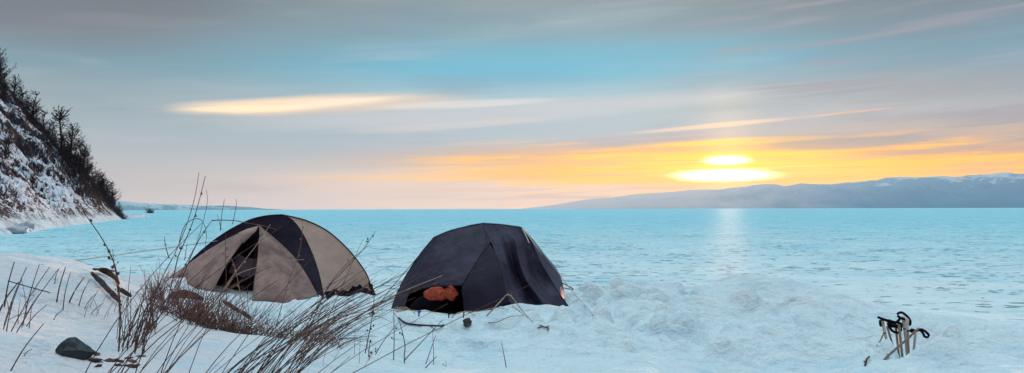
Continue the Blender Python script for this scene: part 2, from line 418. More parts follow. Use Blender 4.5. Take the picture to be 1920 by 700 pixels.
def zt(x, y):
    fx = min(max((x - gx[0]) / STEP, 0), len(gx) - 2.001); fy = min(max((y - gy[0]) / STEP, 0), len(gy) - 2.001)
    i, j = int(fx), int(fy); a, b = fx - i, fy - j
    return float((Z[j, i] * (1 - a) + Z[j, i + 1] * a) * (1 - b) + (Z[j + 1, i] * (1 - a) + Z[j + 1, i + 1] * a) * b)
def hit(px, py, y0=3.0, y1=24.0):                          # where a sight line meets the snow
    d = vdir(px, py); Y = y0
    while Y < y1:
        if H + d.z * Y < zt(d.x * Y, Y): break
        Y += .03
    return Vector((d.x * Y, Y, zt(d.x * Y, Y)))

# frozen lake: one sheet, fine near the shore, reaching the horizon
ya = np.concatenate([np.arange(9, 45, .25), 45 * 1.035 ** np.arange(0, 178)]); ya = ya[ya < 16200]
xn = np.sinh(np.linspace(-6.2, 6.2, 420)) ; xn = xn / xn.max() * 20000
LX, LY = np.meshgrid(xn, ya)
LZ = (.045 * fbm(LX * .5, LY * .5, 4) + .02 * fbm(LX * 2, LY * 2, 2)) * ss(LY, 400, 60) * ss(np.abs(LX), 300, 60) - .02
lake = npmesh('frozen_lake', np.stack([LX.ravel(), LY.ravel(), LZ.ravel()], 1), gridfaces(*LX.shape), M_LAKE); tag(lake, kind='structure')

# ------------------------------------------------------------------ headland on the left
B0 = np.array([-42.0, 66.0]); N0 = np.array([-84.5, 175.0]); LD = (N0 - B0) / np.linalg.norm(N0 - B0); PD = np.array([-LD[1], LD[0]])   # PD points inland (left)
s_ = np.arange(-34, 175, .4); g_ = np.arange(-14, 62, .3)
SG, GG = np.meshgrid(s_, g_)
HX = B0[0] + LD[0] * SG + PD[0] * GG; HYY = B0[1] + LD[1] * SG + PD[1] * GG
# inland distance measured at the crest line's depth
over = np.maximum(0, HYY - 175)
cut_s = np.where(over > 0, over / LD[1], 0)
Yc = np.minimum(HYY, 175)
d1 = ((B0[0] + LD[0] * (Yc - B0[1]) / LD[1]) - HX) * LD[1]
wobble = 2.8 * fbm(SG * .07, GG * .05, 3)
hill = 1.10 * (d1 + wobble * ss(d1, 1, 8)) - 1.0 * over
hill += (2.3 * fbm(SG * .10 + 4, GG * .07, 4) + .9 * (1 - np.abs(fbm(SG * .22, GG * .16 + 7, 3))) - .5) * ss(d1, .5, 6)
hill += .35 * fbm(SG * .5, GG * 1.1, 3) * ss(d1, .5, 4)
# the ice foot: a shelf frozen to the shore
ey = np.array([20, 64, 75, 95, 135, 165, 200, 235]); ex = np.array([A for A in [(-980/F)*20-4, -960/F*64, -896/F*75, -856/F*95, -806/F*135, -758/F*165, -708/F*200, -675/F*235]])
EX = np.interp(HYY, ey, ex) + .5 * fbm(HYY * .25, HYY * 0 + 3, 3)
inl = EX - HX
sh = (np.interp(HYY, [60, 150], [.5, 1.0]) + .25 * fbm(HYY * .12, HX * .12, 3)) * ss(inl, -.25, .45) * ss(HYY, 236, 222) + .12 * np.clip(inl, 0, 6) * ss(HYY, 226, 190) - .3
HZ = np.maximum(hill, sh)
HZ = np.maximum(HZ, -.4)
def hill_mat():
    m, b = newmat('snowy_rock')
    n = S.nt.nodes.new('ShaderNodeUVMap'); uv = S(n.outputs[0]); u, v, _ = sepx(uv)
    gp = gpos(); x, y, z = sepx(gp)
    a = noise(comb(u * .22 + v * .02, v * .55), 1.0, 6, .68, .4)
    c = noise(comb(u * .9, v * 2.6), 1.0, 5, .7)
    big = noise(comb(u * .05, v * .10), 1.0, 4, .55)
    nrm = S.nt.nodes.new('ShaderNodeNewGeometry'); _, _, nz = sepx(S(nrm.outputs['Normal']))
    c2 = noise(comb(u * 2.2, v * 5.0), 1.0, 3, .7)
    val = a * .50 + c * .42 + (c2 - .5) * .45 + .08 + (big - .5) * .55 + (nz - .6) * .35
    rock = sstep(val, .575, .54) * sstep(z + (c - .5) * 3.0 + (big - .5) * 4.0, .6, 1.2)
    rc = mixc(sstep(c, .4, .6), (.010, .008, .014), (.038, .027, .034))
    rc = mixc(sstep(noise(comb(u * .1 + 9.0, v * .2), 1, 3), .6, .75) * .5, rc, (.09, .05, .045))
    sn = mixc(sstep(noise(comb(u * .5, v * 1.5), 1.3, 4), .4, .7), (.66, .72, .80), (.46, .47, .55))
    low = mixc(sstep(noise(gp, .7, 4), .4, .65), (.55, .70, .78), (.42, .46, .52))
    sn = mixc(sstep(z, 2.4, 1.0), sn, low)
    link(mixc(rock, sn, rc), b.inputs['Base Color']); b.inputs['Roughness'].default_value = .8; b.inputs['Specular IOR Level'].default_value = .1
    bump(c * .5 + a - rock * .3, .5, .8, b)
    return m
hills_uv = np.stack([SG.ravel(), GG.ravel()], 1)
hl = npmesh('hillside', np.stack([HX.ravel(), HYY.ravel(), HZ.ravel()], 1), gridfaces(*SG.shape), hill_mat(), uv=hills_uv); tag(hl, kind='structure')
hv = np.stack([HX, HYY, HZ], -1)
pxm = CX + F * HX / HYY; pym = HY - F * (HZ - H) / HYY
def hz(x, y):
    d = np.array([x, y]) - B0; s = d @ LD; g = d @ PD
    i = int(min(max((g - g_[0]) / .3, 0), len(g_) - 1)); j = int(min(max((s - s_[0]) / .4, 0), len(s_) - 1)); return float(HZ[i, j])
def crest(px):
    m = np.abs(pxm - px) < 1.2
    i = np.argmin(np.where(m, pym, 9e9)); return Vector(hv.reshape(-1, 3)[i])

# ------------------------------------------------------------------ far hills
def far_mat(name, c1, c2, sc, white, bare=None):  # bare: pale tint that paints haze over the far end
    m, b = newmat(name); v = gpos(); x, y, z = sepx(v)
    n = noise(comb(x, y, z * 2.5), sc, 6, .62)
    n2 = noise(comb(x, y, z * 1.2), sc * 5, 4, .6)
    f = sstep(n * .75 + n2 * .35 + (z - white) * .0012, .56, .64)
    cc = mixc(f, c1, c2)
    if bare: cc = mixc(sstep(x + (n - .5) * 2500, 5200, 2400) * .95, cc, bare)      # haze fade of the far end, painted as a paler base colour
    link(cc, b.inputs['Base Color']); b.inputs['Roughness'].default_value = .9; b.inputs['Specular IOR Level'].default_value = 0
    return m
def range_mesh(name, prof, d0, d1_, depth, mat, seed, nx=520, ny=60):
    ppx = np.linspace(prof[0][0], prof[-1][0], nx); top = np.interp(ppx, [p[0] for p in prof], [p[1] for p in prof])
    Yb = np.interp(ppx, [prof[0][0], prof[-1][0]], [d0, d1_])
    t = np.linspace(0, 1, ny)[:, None]
    Yg = Yb[None, :] + t * depth * 2
    crestY = Yb + depth
    hh = np.maximum(0, (HY - top) - (ppx - CX) * ROLL) / F * crestY
    X = (ppx[None, :] - CX) / F * crestY[None, :] + 0 * t          # straight depth rows
    prof_t = np.sin(np.pi * np.clip(t, 0, 1)) ** .8
    n = fbm(X / 900 + seed, Yg / 900, 5, .55)
    z = hh[None, :] * (prof_t + .22 * n * (1 - np.abs(prof_t * 2 - 1)) + .04 * fbm(X / 260 + seed, Yg / 260, 3) * prof_t)
    z = np.where(prof_t < 1e-6, -5, z) - 1
    o = npmesh(name, np.stack([X.ravel(), Yg.ravel(), z.ravel()], 1), gridfaces(ny, nx), mat); tag(o, kind='structure'); return o
m_far = far_mat('hazed_forest_and_snow_far', (.05, .33, .52), (.40, .62, .74), .0030, 350, (.74, .70, .72))  # haze blue and far-end fade are painted into these colours
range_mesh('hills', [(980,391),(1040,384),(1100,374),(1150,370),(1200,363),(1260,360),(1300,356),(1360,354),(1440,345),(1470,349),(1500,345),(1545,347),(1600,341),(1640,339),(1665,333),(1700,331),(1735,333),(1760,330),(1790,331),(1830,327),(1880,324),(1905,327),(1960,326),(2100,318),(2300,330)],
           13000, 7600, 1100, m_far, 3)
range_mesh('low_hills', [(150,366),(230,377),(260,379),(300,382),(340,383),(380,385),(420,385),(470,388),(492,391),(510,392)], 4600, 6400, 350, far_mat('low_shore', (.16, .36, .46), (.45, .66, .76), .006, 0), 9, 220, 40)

# ------------------------------------------------------------------ materials for things
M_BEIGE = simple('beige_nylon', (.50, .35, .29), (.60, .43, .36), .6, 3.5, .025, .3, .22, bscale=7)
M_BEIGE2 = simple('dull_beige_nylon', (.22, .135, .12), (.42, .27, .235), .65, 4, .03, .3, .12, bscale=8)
M_NAVY = simple('navy_nylon', (.013, .009, .022), (.024, .016, .036), .6, 5, .01, .18, bscale=8)
M_MESH = simple('inner_tent_cloth', (.065, .045, .058), (.095, .062, .072), .8, 6, .008, .2)
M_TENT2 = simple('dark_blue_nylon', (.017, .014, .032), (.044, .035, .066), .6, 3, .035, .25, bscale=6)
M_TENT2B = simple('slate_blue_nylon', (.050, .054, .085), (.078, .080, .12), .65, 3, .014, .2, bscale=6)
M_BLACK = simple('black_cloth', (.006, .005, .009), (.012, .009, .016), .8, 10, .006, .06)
M_ORANGE = simple('orange_cloth', (.36, .045, .022), (.56, .10, .045), .65, 12, .02, .3)
M_STRAW = simple('straw', (.34, .24, .16), (.50, .38, .27), .75, 30, .001, .2)
M_STALK = simple('dead_stalk', (.05, .028, .028), (.15, .085, .070), .8, 25, .001, .2)
M_STALK2 = simple('red_brown_stalk', (.12, .055, .048), (.30, .17, .135), .8, 25, .001, .2)
M_BARK = simple('brown_bark', (.055, .030, .028), (.13, .075, .065), .85, 12, .01, .2, stretch=(1, 1, 4))
M_ROCK = simple('dark_stone', (.005, .009, .014), (.018, .028, .038), .42, 6, .012, .4)
M_STONE = simple('brown_stone', (.05, .04, .04), (.12, .09, .085), .85, 14, .01, .3)
M_ICE = simple('shore_ice', (.52, .56, .62), (.40, .42, .48), .45, .6, .08, .4)
M_TREE = simple('larch_wood', (.020, .016, .022), (.045, .034, .040), .9, 2, .01, .1)
M_SCRUB = simple('scrub_twigs', (.035, .026, .036), (.09, .065, .078), .9, .8, .01, .1)
M_ROPE = simple('pale_cord', (.38, .36, .34), (.52, .48, .44), .8, 60, .0005, .2)
M_DROPE = simple('dark_cord', (.03, .028, .035), (.07, .06, .065), .8, 60, .0005, .2)
M_BLUE = simple('blue_webbing', (.02, .07, .30), (.03, .10, .40), .6, 30, .001, .3)
M_SHAFT = simple('bamboo_shaft', (.30, .17, .11), (.42, .26, .18), .5, 20, .001, .4, stretch=(1, 1, .2))
M_SHAFTW = simple('worn_metal_shaft', (.48, .46, .48), (.34, .30, .30), .35, 25, .001, .5)
M_GRIP = simple('cream_grip', (.62, .53, .45), (.50, .42, .36), .6, 30, .001, .3)
M_WOOD = simple('weathered_stick', (.11, .075, .07), (.26, .19, .16), .8, 25, .002, .2)

# ------------------------------------------------------------------ tents
def resample(p, n):
    p = [Vector(q) for q in p]
    # smooth with catmull-rom then even arc length
    out = []
    for i in range(len(p) - 1):
        a, b, c, d = p[max(i - 1, 0)], p[i], p[i + 1], p[min(i + 2, len(p) - 1)]
        for k in range(12):
            t = k / 12; out.append(.5 * ((2 * b) + (c - a) * t + (2 * a - 5 * b + 4 * c - d) * t * t + (3 * b - a - 3 * c + d) * t ** 3))
    out.append(p[-1]); L = [0]
    for i in range(1, len(out)): L.append(L[-1] + (out[i] - out[i - 1]).length)
    res = []
    for k in range(n):
        s = L[-1] * k / (n - 1); i = 1
        while i < len(L) - 1 and L[i] < s: i += 1
        t = (s - L[i - 1]) / max(1e-9, L[i] - L[i - 1]); res.append(out[i - 1].lerp(out[i], t))
    return res
from mathutils import noise as MN
def loft(ribs, nu=14, nv=36, sag=0.0, wr=.006, seed=0, centre=None, lin_=True):
    Rr = [resample(r, nv) for r in ribs]
    rows = []
    for i in range(len(Rr) - 1):
        for k in range(nu + (1 if i == len(Rr) - 2 else 0)):
            t = k / nu; row = []
            for j in range(nv):
                p = Rr[i][j].lerp(Rr[i + 1][j], t)
                if sag and centre is not None:
                    d = (Vector(centre) - p); d.z *= .6; w = 4 * t * (1 - t) * math.sin(math.pi * min(1, .1 + j / nv)) ** .5
                    p = p + d.normalized() * sag * w
                if wr and 0 < j:
                    d = Vector((p.x * 3 + seed, p.y * 3, p.z * 1.3)); e = min(1, j / 4) * min(1, (nv - j) / 6)
                    w = 4 * t * (1 - t)
                    p = p + Vector((.3, -1, .3)) * wr * (MN.noise(d * 1.6) + .5 * MN.noise(d * 4)) * w * e
                row.append(p)
            rows.append(row)
    return MB().grid(rows)
def strip(pts_, w, up=(0, 0, 1), off=0.0):                     # a narrow band following a line
    pts_ = [Vector(p) for p in pts_]; mb = MB(); a = []; b = []
    for i, p in enumerate(pts_):
        t = (pts_[min(i + 1, len(pts_) - 1)] - pts_[max(i - 1, 0)]).normalized(); v = (p - Vector((0, 0, H))).normalized()
        s = t.cross(v).normalized(); q = p - v * off
        a.append(q + s * w); b.append(q - s * w)
    mb.grid([a, b]); return mb
def on_ground(p, dz=0.0): return Vector((p[0], p[1], zt(p[0], p[1]) + dz))
def bez(p, n=14): return resample(p, n)

# --- beige dome tent
T1 = empty('dome_tent', on_ground((-3.85, 13.1)))
tag(T1, 'beige dome tent with wide dark stripes and a half open porch', 'tent')
FR = on_ground(P(607, 556, 12.0), -.02); BR = on_ground(P(699, 549, 13.3), -.02); FL = on_ground(P(341, 512, 13.3), -.02)
BL = on_ground((FL.x + BR.x - FR.x, FL.y + BR.y - FR.y), -.02)
def leg(px_list, Y0, Y1, ground):                              # traced outline of a pole, its depth running from foot to top
    n = len(px_list); out = [ground]
    for i in range(1, n):
        k = i / (n - 1); Y = Y0 + (Y1 - Y0) * math.sin(k * math.pi / 2) ** 1.1; out.append(P(px_list[i][0], px_list[i][1], Y))
    return out
AP = P(529, 403, 13.05)
l_fr = leg([(607, 556), (601, 528), (592, 495), (579, 462), (562, 430), (545, 411), (529, 403)], 12.0, 13.05, FR)
l_br = leg([(699, 549), (690, 520), (668, 486), (641, 456), (610, 431), (572, 413), (529, 403)], 13.3, 13.05, BR)
l_fl = leg([(341, 512), (362, 485), (395, 456), (430, 432), (468, 413), (500, 405), (529, 403)], 13.3, 13.05, FL)
cz = AP.z - FR.z
l_bl = [BL] + [Vector((BL.x + (AP.x - BL.x) * s, BL.y + (AP.y - BL.y) * s, BL.z + (AP.z - BL.z) * (1 - (1 - s) ** 1.9))) for s in (.12, .3, .5, .7, .87, 1)]
ctr = Vector((-3.85, 13.1, .9))
fp = loft([l_fl, l_fr], 26, 40, .06, .012, 1, ctr); front_o = fp.build('front_wall', M_NAVY, T1)
sp_ = loft([l_fr, l_br], 22, 40, .03, .010, 2, ctr); sp_.build('side_wall', M_BEIGE, T1)
loft([l_br, l_bl], 22, 40, .05, .008, 3, ctr).build('rear_wall', M_BEIGE, T1)
loft([l_bl, l_fl], 18, 40, .03, .008, 4, ctr).build('side_wall', M_NAVY, T1)
for l in (l_fr, l_br, l_fl, l_bl):
    MB().tube(resample(l, 40), .012, n=6).build('pole_sleeve', M_NAVY, T1)
# dark skirt under the side wall, with a torn spot
sk = MB(); a = FR; b = BR; rows = [[], []]
for k in range(21):
    t = k / 20; p = a.lerp(b, t); out = Vector((.93, -.36, 0)) * .03
    wv = .075 + .02 * math.sin(k * 1.9) + .03 * t
    rows[0].append(on_ground(p + out * 2, -.01)); q = on_ground(p + out * .5); rows[1].append(Vector((q.x, q.y, q.z + wv)))
sk.grid(rows).build('skirt', M_BLACK, T1)
bv = BVHTree.FromPolygons([tuple(v) for v in fp.v], fp.f)
def on_front(px, py, off=.03, fall=12.6):
    o = Vector((0, 0, H)); d = vdir(px, py); dn = d.normalized(); h = bv.ray_cast(o, dn)
    if h[0] is None: return P(px, py, fall)
    return h[0] - dn * off
def G(px, py, y0=8): 
    h = hit(px, py, y0); return h
VA = on_front(486, 423, .05)
def gy_(px, py, Y): p = P(px, py, Y); return on_ground(p, -.01)
# right half of the porch
edge_r = [gy_(599, 553, 11.95), on_front(575, 514, .06), on_front(550, 480, .05), on_front(520, 451, .04), VA]
crease = [gy_(532, 560, 11.55), P(522, 520, 11.75), P(508, 478, 12.0), P(496, 445, 12.25), VA]
open_r = [gy_(472, 560, 11.5), P(477, 525, 11.7), P(482, 490, 11.95), P(485, 455, 12.2), VA]
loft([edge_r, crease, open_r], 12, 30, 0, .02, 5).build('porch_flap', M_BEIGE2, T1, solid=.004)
# left half
open_l = [gy_(397, 550, 11.6), P(424, 498, 11.85), P(453, 457, 12.1), P(472, 436, 12.3), VA]
mid_l = [gy_(352, 538, 11.95), P(384, 500, 12.1), P(420, 466, 12.25), P(455, 440, 12.45), VA]
top_l = [gy_(313, 522, 12.35), on_front(350, 497, .05, 12.6), on_front(395, 466, .05), on_front(440, 441, .05), VA]
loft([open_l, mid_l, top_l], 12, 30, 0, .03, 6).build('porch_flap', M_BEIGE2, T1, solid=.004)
# folded-back corner of the left flap
fo = MB(); fo.grid([[P(447, 437, 12.15), P(462, 430, 12.12), P(484, 424, 12.15)], [P(452, 447, 12.08), P(466, 441, 12.05), P(480, 434, 12.10)], [P(456, 457, 12.12), P(464, 449, 12.1), P(476, 437, 12.15)]])
fo.build('folded_hem', M_BEIGE, T1, solid=.006)
# inner tent seen through the porch
inner = MB().grid([[gy_(392, 545, 12.15), P(428, 500, 12.25), P(458, 458, 12.35), P(480, 430, 12.4)], [gy_(440, 551, 12.15), P(452, 505, 12.25), P(468, 462, 12.35), P(482, 430, 12.4)], [gy_(492, 553, 12.15), P(490, 505, 12.25), P(487, 462, 12.35), P(486, 430, 12.4)]])
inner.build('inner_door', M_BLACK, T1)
MB().grid([[P(428, 511, 12.05), P(446, 476, 12.14)], [P(455, 520, 12.0), P(462, 484, 12.12)], [P(482, 515, 12.03), P(484, 486, 12.14)]]).build('inner_panel', M_MESH, T1)
MB().tube(bez([VA, P(480, 470, 12.05), P(464, 552, 11.65)], 10), .006, n=4).build('zip', M_BLACK, T1)
MB().tube(resample(edge_r, 24), .007, n=5).build('hem', M_BLACK, T1)
# cords, corner strap
def cord(parent, p, r, m, name='guy_line'):
    return MB().tube(resample(p, 16), r, n=5).build(name, m, parent)
lg = [P(408, 452, 12.9), P(330, 463, 11.6), P(200, 481, 9.6), hit(78, 497, 5)]
cord(T1, lg, .006, M_ROPE)
cord(T1, [P(690, 522, 13.3), P(694, 535, 13.2), P(700, 548, 13.05), on_ground(P(704, 552, 12.9))], .018, M_BLACK, 'corner_strap')
MB().lump(P(696, 538, 13.2), (.03, .03, .05), 4, .4, 2).build('buckle', M_BLACK, T1)
MB().tube([on_ground(P(632, 552, 12.2), -.05), P(629, 548, 12.15)], .008, n=5).build('tent_peg', M_GRIP, T1)
# --- dark tent
T2 = empty('dome_tent', on_ground((-.4, 11.8)))
tag(T2, 'dark navy dome tent with an orange bag inside its open porch', 'tent')
A2 = P(904, 419, 12.1)
Lg = on_ground(P(729, 582, 11.9), -.03); Fg = on_ground(P(960, 587, 10.85), -.03); Rg = on_ground(P(1081, 584, 11.5), -.03)
Bl = on_ground((-1.25, 13.1), -.03); Br = on_ground((.62, 13.0), -.03)
def rib(g, lst): return [g] + [P(*q) for q in lst]
r_L = rib(Lg, [(745, 549, 11.9), (765, 511, 11.95), (790, 474, 12.0), (810, 450, 12.05), (815, 445, 12.05), (850, 431, 12.08), (904, 419, 12.1)])
r_F = rib(Fg, [(951, 550, 10.95), (942, 510, 11.15), (932, 480, 11.4), (920, 452, 11.7), (909, 430, 12.0), (904, 419, 12.1)])
# left front panel above the porch opening
r_a = [P(768, 546, 11.55), P(783, 515, 11.62), P(800, 485, 11.72), P(823, 458, 11.85), P(858, 437, 12.0), P(904, 419, 12.1)]
r_b = [P(815, 537, 11.25), P(825, 510, 11.35), P(840, 482, 11.5), P(860, 456, 11.72), P(880, 436, 11.95), P(904, 419, 12.1)]
r_c = [P(866, 535, 11.12), P(878, 515, 11.22), P(892, 492, 11.38), P(908, 465, 11.58), P(910, 438, 11.9), P(904, 419, 12.1)]
def rl(p, n): return resample(p, n)
mb = loft([r_a, r_b, r_c], 12, 34, 0, .04, 11); mb.build('front_wall', M_TENT2, T2)
# pieces joining the silhouette edge to that panel
side_edge = [Lg, P(745, 549, 11.9), P(765, 511, 11.95), P(790, 474, 12.0), P(810, 450, 12.05), P(815, 445, 12.05), P(850, 431, 12.08), P(904, 419, 12.1)]
r_a2 = [gy_(757, 584, 11.55)] + [P(762, 565, 11.52)] + r_a[0:]
loft([side_edge, r_a2], 10, 34, 0, .01, 12).build('front_wall', M_TENT2, T2)
# closed dark wedge between the opening and the central seam
r_w = [gy_(870, 590, 11.0), P(868, 560, 11.05), P(867, 536, 11.12), P(893, 492, 11.38), P(917, 457, 11.6)]
r_w2 = [Fg, P(951, 550, 10.95), P(942, 510, 11.15), P(932, 480, 11.4), P(918, 457, 11.62)]
loft([r_w, r_w2], 12, 26, 0, .012, 13).build('porch_flap', M_NAVY, T2)
MB().grid([[P(900, 478, 11.72), P(914, 440, 12.0)], [P(928, 478, 11.72), P(920, 440, 12.0)]]).build('inner_panel', M_TENT2, T2)
loft([[P(917, 457, 11.6), P(909, 436, 11.9), A2], [P(920, 453, 11.68), P(911, 434, 11.95), A2]], 3, 8, 0, 0).build('front_wall', M_TENT2, T2)
loft([[P(893, 492, 11.385), P(905, 474, 11.5), P(908, 465, 11.58), P(910, 438, 11.9), A2], [P(905, 475, 11.48), P(917, 457, 11.6), P(914, 445, 11.78), P(909, 430, 12.0), A2]], 4, 14, 0, 0).build('front_wall', M_TENT2, T2)
# right front wall with its deep folds
def fold(lst): return [on_ground(P(*lst[0]), -.03)] + [P(*q) for q in lst[1:]]
f0 = r_F
f1 = fold([(985, 588, 10.88), (970, 548, 11.05), (955, 508, 11.28), (946, 475, 11.5), (938, 452, 11.72), (926, 432, 12.0), (906, 419.5, 12.1)])
f2 = fold([(1010, 588, 10.98), (992, 558, 11.30), (970, 518, 11.55), (958, 480, 11.74), (952, 452, 11.85), (940, 436, 12.0), (920, 421, 12.1)])
f3 = fold([(1032, 587, 11.05), (1012, 560, 11.08), (986, 524, 11.20), (972, 482, 11.42), (968, 452, 11.70), (960, 436, 12.02), (945, 423, 12.12)])
f4 = fold([(1055, 586, 11.22), (1036, 562, 11.46), (1008, 528, 11.74), (992, 485, 11.86), (988, 455, 11.92), (978, 438, 12.05), (962, 425, 12.14)])
f5 = fold([(1081, 584, 11.5), (1059, 566, 11.62), (1036, 530, 11.75), (1012, 490, 11.86), (1000, 462, 11.98), (988, 440, 12.1), (978, 427, 12.16)])
loft([f0, f1, f2, f3, f4, f5], 8, 40, 0, .045, 14).build('side_wall', M_TENT2, T2)
# lifted side flap at the right shoulder and the end wall behind it
e1 = [on_ground(P(1062, 566, 12.2), -.02), P(1057, 541, 12.1), P(1046, 508, 12.1), P(1024, 480, 12.12), P(1002, 452, 12.15), P(988, 437, 12.16), P(978, 427, 12.17)]
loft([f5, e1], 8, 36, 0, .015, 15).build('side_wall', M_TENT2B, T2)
br = [Br, (.48, 13.0, 1.0), (.36, 12.95, 1.30), (.22, 12.8, 1.55), (.10, 12.5, 1.70), P(978, 427, 12.17)]
loft([e1, br], 8, 36, .02, .01, 16, (-.3, 12.2, 1)).build('end_wall', M_TENT2, T2)
bl = [Bl, (-1.22, 13.05, 1.0), (-1.1, 12.95, 1.35), (-.9, 12.7, 1.6), (-.7, 12.4, 1.74), A2]
loft([br, bl], 14, 30, .03, .01, 17, (-.3, 12.2, 1)).build('rear_wall', M_TENT2, T2)
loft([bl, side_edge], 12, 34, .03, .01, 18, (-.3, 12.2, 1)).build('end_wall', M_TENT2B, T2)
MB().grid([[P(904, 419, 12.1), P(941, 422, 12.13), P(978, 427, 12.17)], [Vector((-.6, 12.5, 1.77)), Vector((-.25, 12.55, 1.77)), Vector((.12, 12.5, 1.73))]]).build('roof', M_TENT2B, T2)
for l in (r_F, side_edge, f5):
    MB().tube(resample(l, 40), .010, n=6).build('pole_sleeve', M_TENT2, T2)
MB().tube(resample([P(978, 427, 12.17), P(941, 421.5, 12.13), A2], 12), .012, n=6).build('pole_sleeve', M_TENT2B, T2)
# valance over the opening, inner tent, groundsheet
MB().tube(resample([r_a[0], r_b[0], r_c[0]], 14), .012, n=6).build('hem', M_NAVY, T2)
MB().grid([[on_ground((-1.75, 12.0), .01), P(790, 500, 12.3), P(840, 450, 12.3)], [on_ground((-.9, 12.0), .01), P(840, 500, 12.0), P(880, 445, 12.2)], [on_ground((-.1, 11.9), .01), P(900, 500, 12.0), P(905, 450, 12.2)]]).build('inner_wall', M_BLACK, T2)
MB().grid([[on_ground((-1.72, 11.8), .03), on_ground((-1.2, 11.15), .03), on_ground((0, 10.95), .03)], [on_ground((-1.6, 12.8), .03), on_ground((-.6, 12.8), .05), on_ground((.5, 12.8), .03)]]).build('groundsheet', M_BLACK, T2)
sk = [[], []]
for k in range(25):
    t = k / 24; px = 745 + (958 - 745) * t; p = gy_(px, 590, 11.45 - .62 * t)
    sk[0].append(p + Vector((0, 0, -.02))); sk[1].append(p + Vector((0, .02, .055 + .018 * math.sin(k * 1.3) + .01 * math.sin(k * 3.1))))
MB().grid(sk).build('skirt', M_BLACK, T2)
# guy lines
cord(T2, [P(812, 448, 12.0), P(770, 498, 11.4), P(733, 541, 10.9), hit(700, 590, 8)], .005, M_DROPE)
cord(T2, [P(979, 428, 12.15), P(1030, 490, 11.7), P(1072, 545, 11.35), hit(1117, 597, 8)], .006, M_ROPE)
cord(T2, [P(981, 430, 12.15), P(1005, 462, 11.85), P(1015, 478, 11.8)], .006, M_ROPE)
cord(T2, [P(1055, 531, 12.1), P(1072, 540, 11.6), P(1075, 543, 11.4)], .008, M_DROPE)
cord(T2, [P(1056, 540, 12.1), P(1066, 542, 11.7), P(1075, 543, 11.4)], .006, M_DROPE)
cord(T2, [Rg + Vector((0, 0, .04)), on_ground(P(1098, 590, 11.2), .03), hit(1112, 598, 8)], .009, M_DROPE)
cord(T2, [Lg + Vector((0, 0, .05)), on_ground(P(722, 586, 11.7), .04), on_ground(P(717, 591, 11.5), .01)], .012, M_BLACK, 'corner_strap')
cord(T2, [P(979, 428, 12.1), P(986, 442, 11.98), P(992, 456, 11.9)], .010, M_GRIP, 'strap')
for px, m in ((953, M_GRIP),):
    MB().tube([on_ground(P(px, 586, 10.8), -.02), P(px - .5, 577, 10.78)], .006, n=5).build('tent_peg', m, T2)
# --- load inside and under the porch
b1 = MB().lump(on_ground((-1.02, 11.45), .15), (.42, .17, .17), 3, .2, 3).build('duffel_bag', M_BLACK); tag(b1, 'black soft bag in the dark porch under the orange bag', 'bag')
ob = empty('stuff_sack', on_ground((-1.0, 11.28), .28)); tag(ob, 'bright orange red sack lying in the porch of the dark tent', 'bag')
MB().lump(P(820, 551, 11.2), (.165, .09, .095), 7, .30, 4).build('sack_body', M_ORANGE, ob)
MB().lump(P(845, 549, 11.19), (.085, .06, .10), 9, .30, 4).build('sack_flap', M_ORANGE, ob)
cord(ob, [P(797, 545, 11.1), P(810, 538, 11.1), P(830, 537, 11.1), P(846, 541, 11.1)], .007, M_BLACK, 'drawcord')

# ice axe-like pegs and skis below the porch
def stake(px0, py0, px1, py1, Y, r, m, label, name='tent_stake', cat='stake', group=None, pre=None):
    mb = MB().tube([P(px0, py0, Y), P(px1, py1, Y - .02)], r, r * .8, n=6)
    t = P(px0, py0, Y); mb.tube([t + Vector((-.018, 0, 0)), t + Vector((.022, 0, .004))], r * 1.2, n=6)
    o = mb.build(name, m); tag(o, label, cat, group)
stake(774, 588, 777, 610, 10.3, .009, M_BLACK, 'short black stake in the snow, leftmost under the edge of the dark tent', group='stakes along the dark tent')
stake(786, 585, 783, 612, 10.2, .011, M_BLUE, 'blue stake in the snow below the orange bag', group='stakes along the dark tent')
stake(842, 588, 839, 616, 10.15, .010, M_BLACK, 'black stake where the cord ends right of the blue stake', group='stakes along the dark tent')
stake(870, 585, 868, 604, 10.4, .009, M_BLACK, 'short black stake just above the brown stone', group='stakes along the dark tent')
cd = MB().tube(resample([hit(748, 598), hit(760, 612) + Vector((0, 0, .02)), hit(785, 616) + Vector((0, 0, .015)), hit(812, 617) + Vector((0, 0, .02)), hit(832, 614) + Vector((0, 0, .015)), P(842, 600, 10.6)], 26), .012, n=6).build('rope', M_DROPE)
tag(cd, 'dark curved rope lying on the snow in front of the open porch', 'rope')
kn = MB()
for k in range(9):
    c = P(744 + k * 2.6, 580 + (k % 3) * 1.4, 11.0)
    kn.tube([c + Vector((.03 * math.cos(a), .01 * math.sin(a * 2), .03 * math.sin(a))) for a in np.linspace(0, 6.3, 10)], .005, n=4, cap=False)
kn.tube(resample([P(738, 579, 11.1), P(780, 583, 11.0), P(812, 586, 10.9), P(836, 600, 10.6), hit(840, 612)], 20), .006, n=4)
kk = kn.build('cord_coil', M_STRAW); tag(kk, 'straw coloured coil of cord at the left corner of the dark tent', 'cord')
st_ = MB().lump(hit(876, 610) + Vector((0, 0, .03)), (.052, .05, .055), 12, .35, 3, fr=1.3).build('stone', M_STONE, smooth=False); tag(st_, 'small brown stone on the snow in front of the dark tent', 'stone')
tw = MB()
for q in (((1008, 621), (1018, 617), (1030, 619)), ((1012, 616), (1022, 620), (1030, 616)), ((1016, 620), (1026, 621)), ((1026, 624), (1029, 620))):
    tw.tube([hit(*p) + Vector((0, 0, .02)) for p in q], .006, n=4)
tag(tw.build('twig_litter', M_STALK), 'small dark heap of twigs on the snow right of the straw arches', 'twigs')
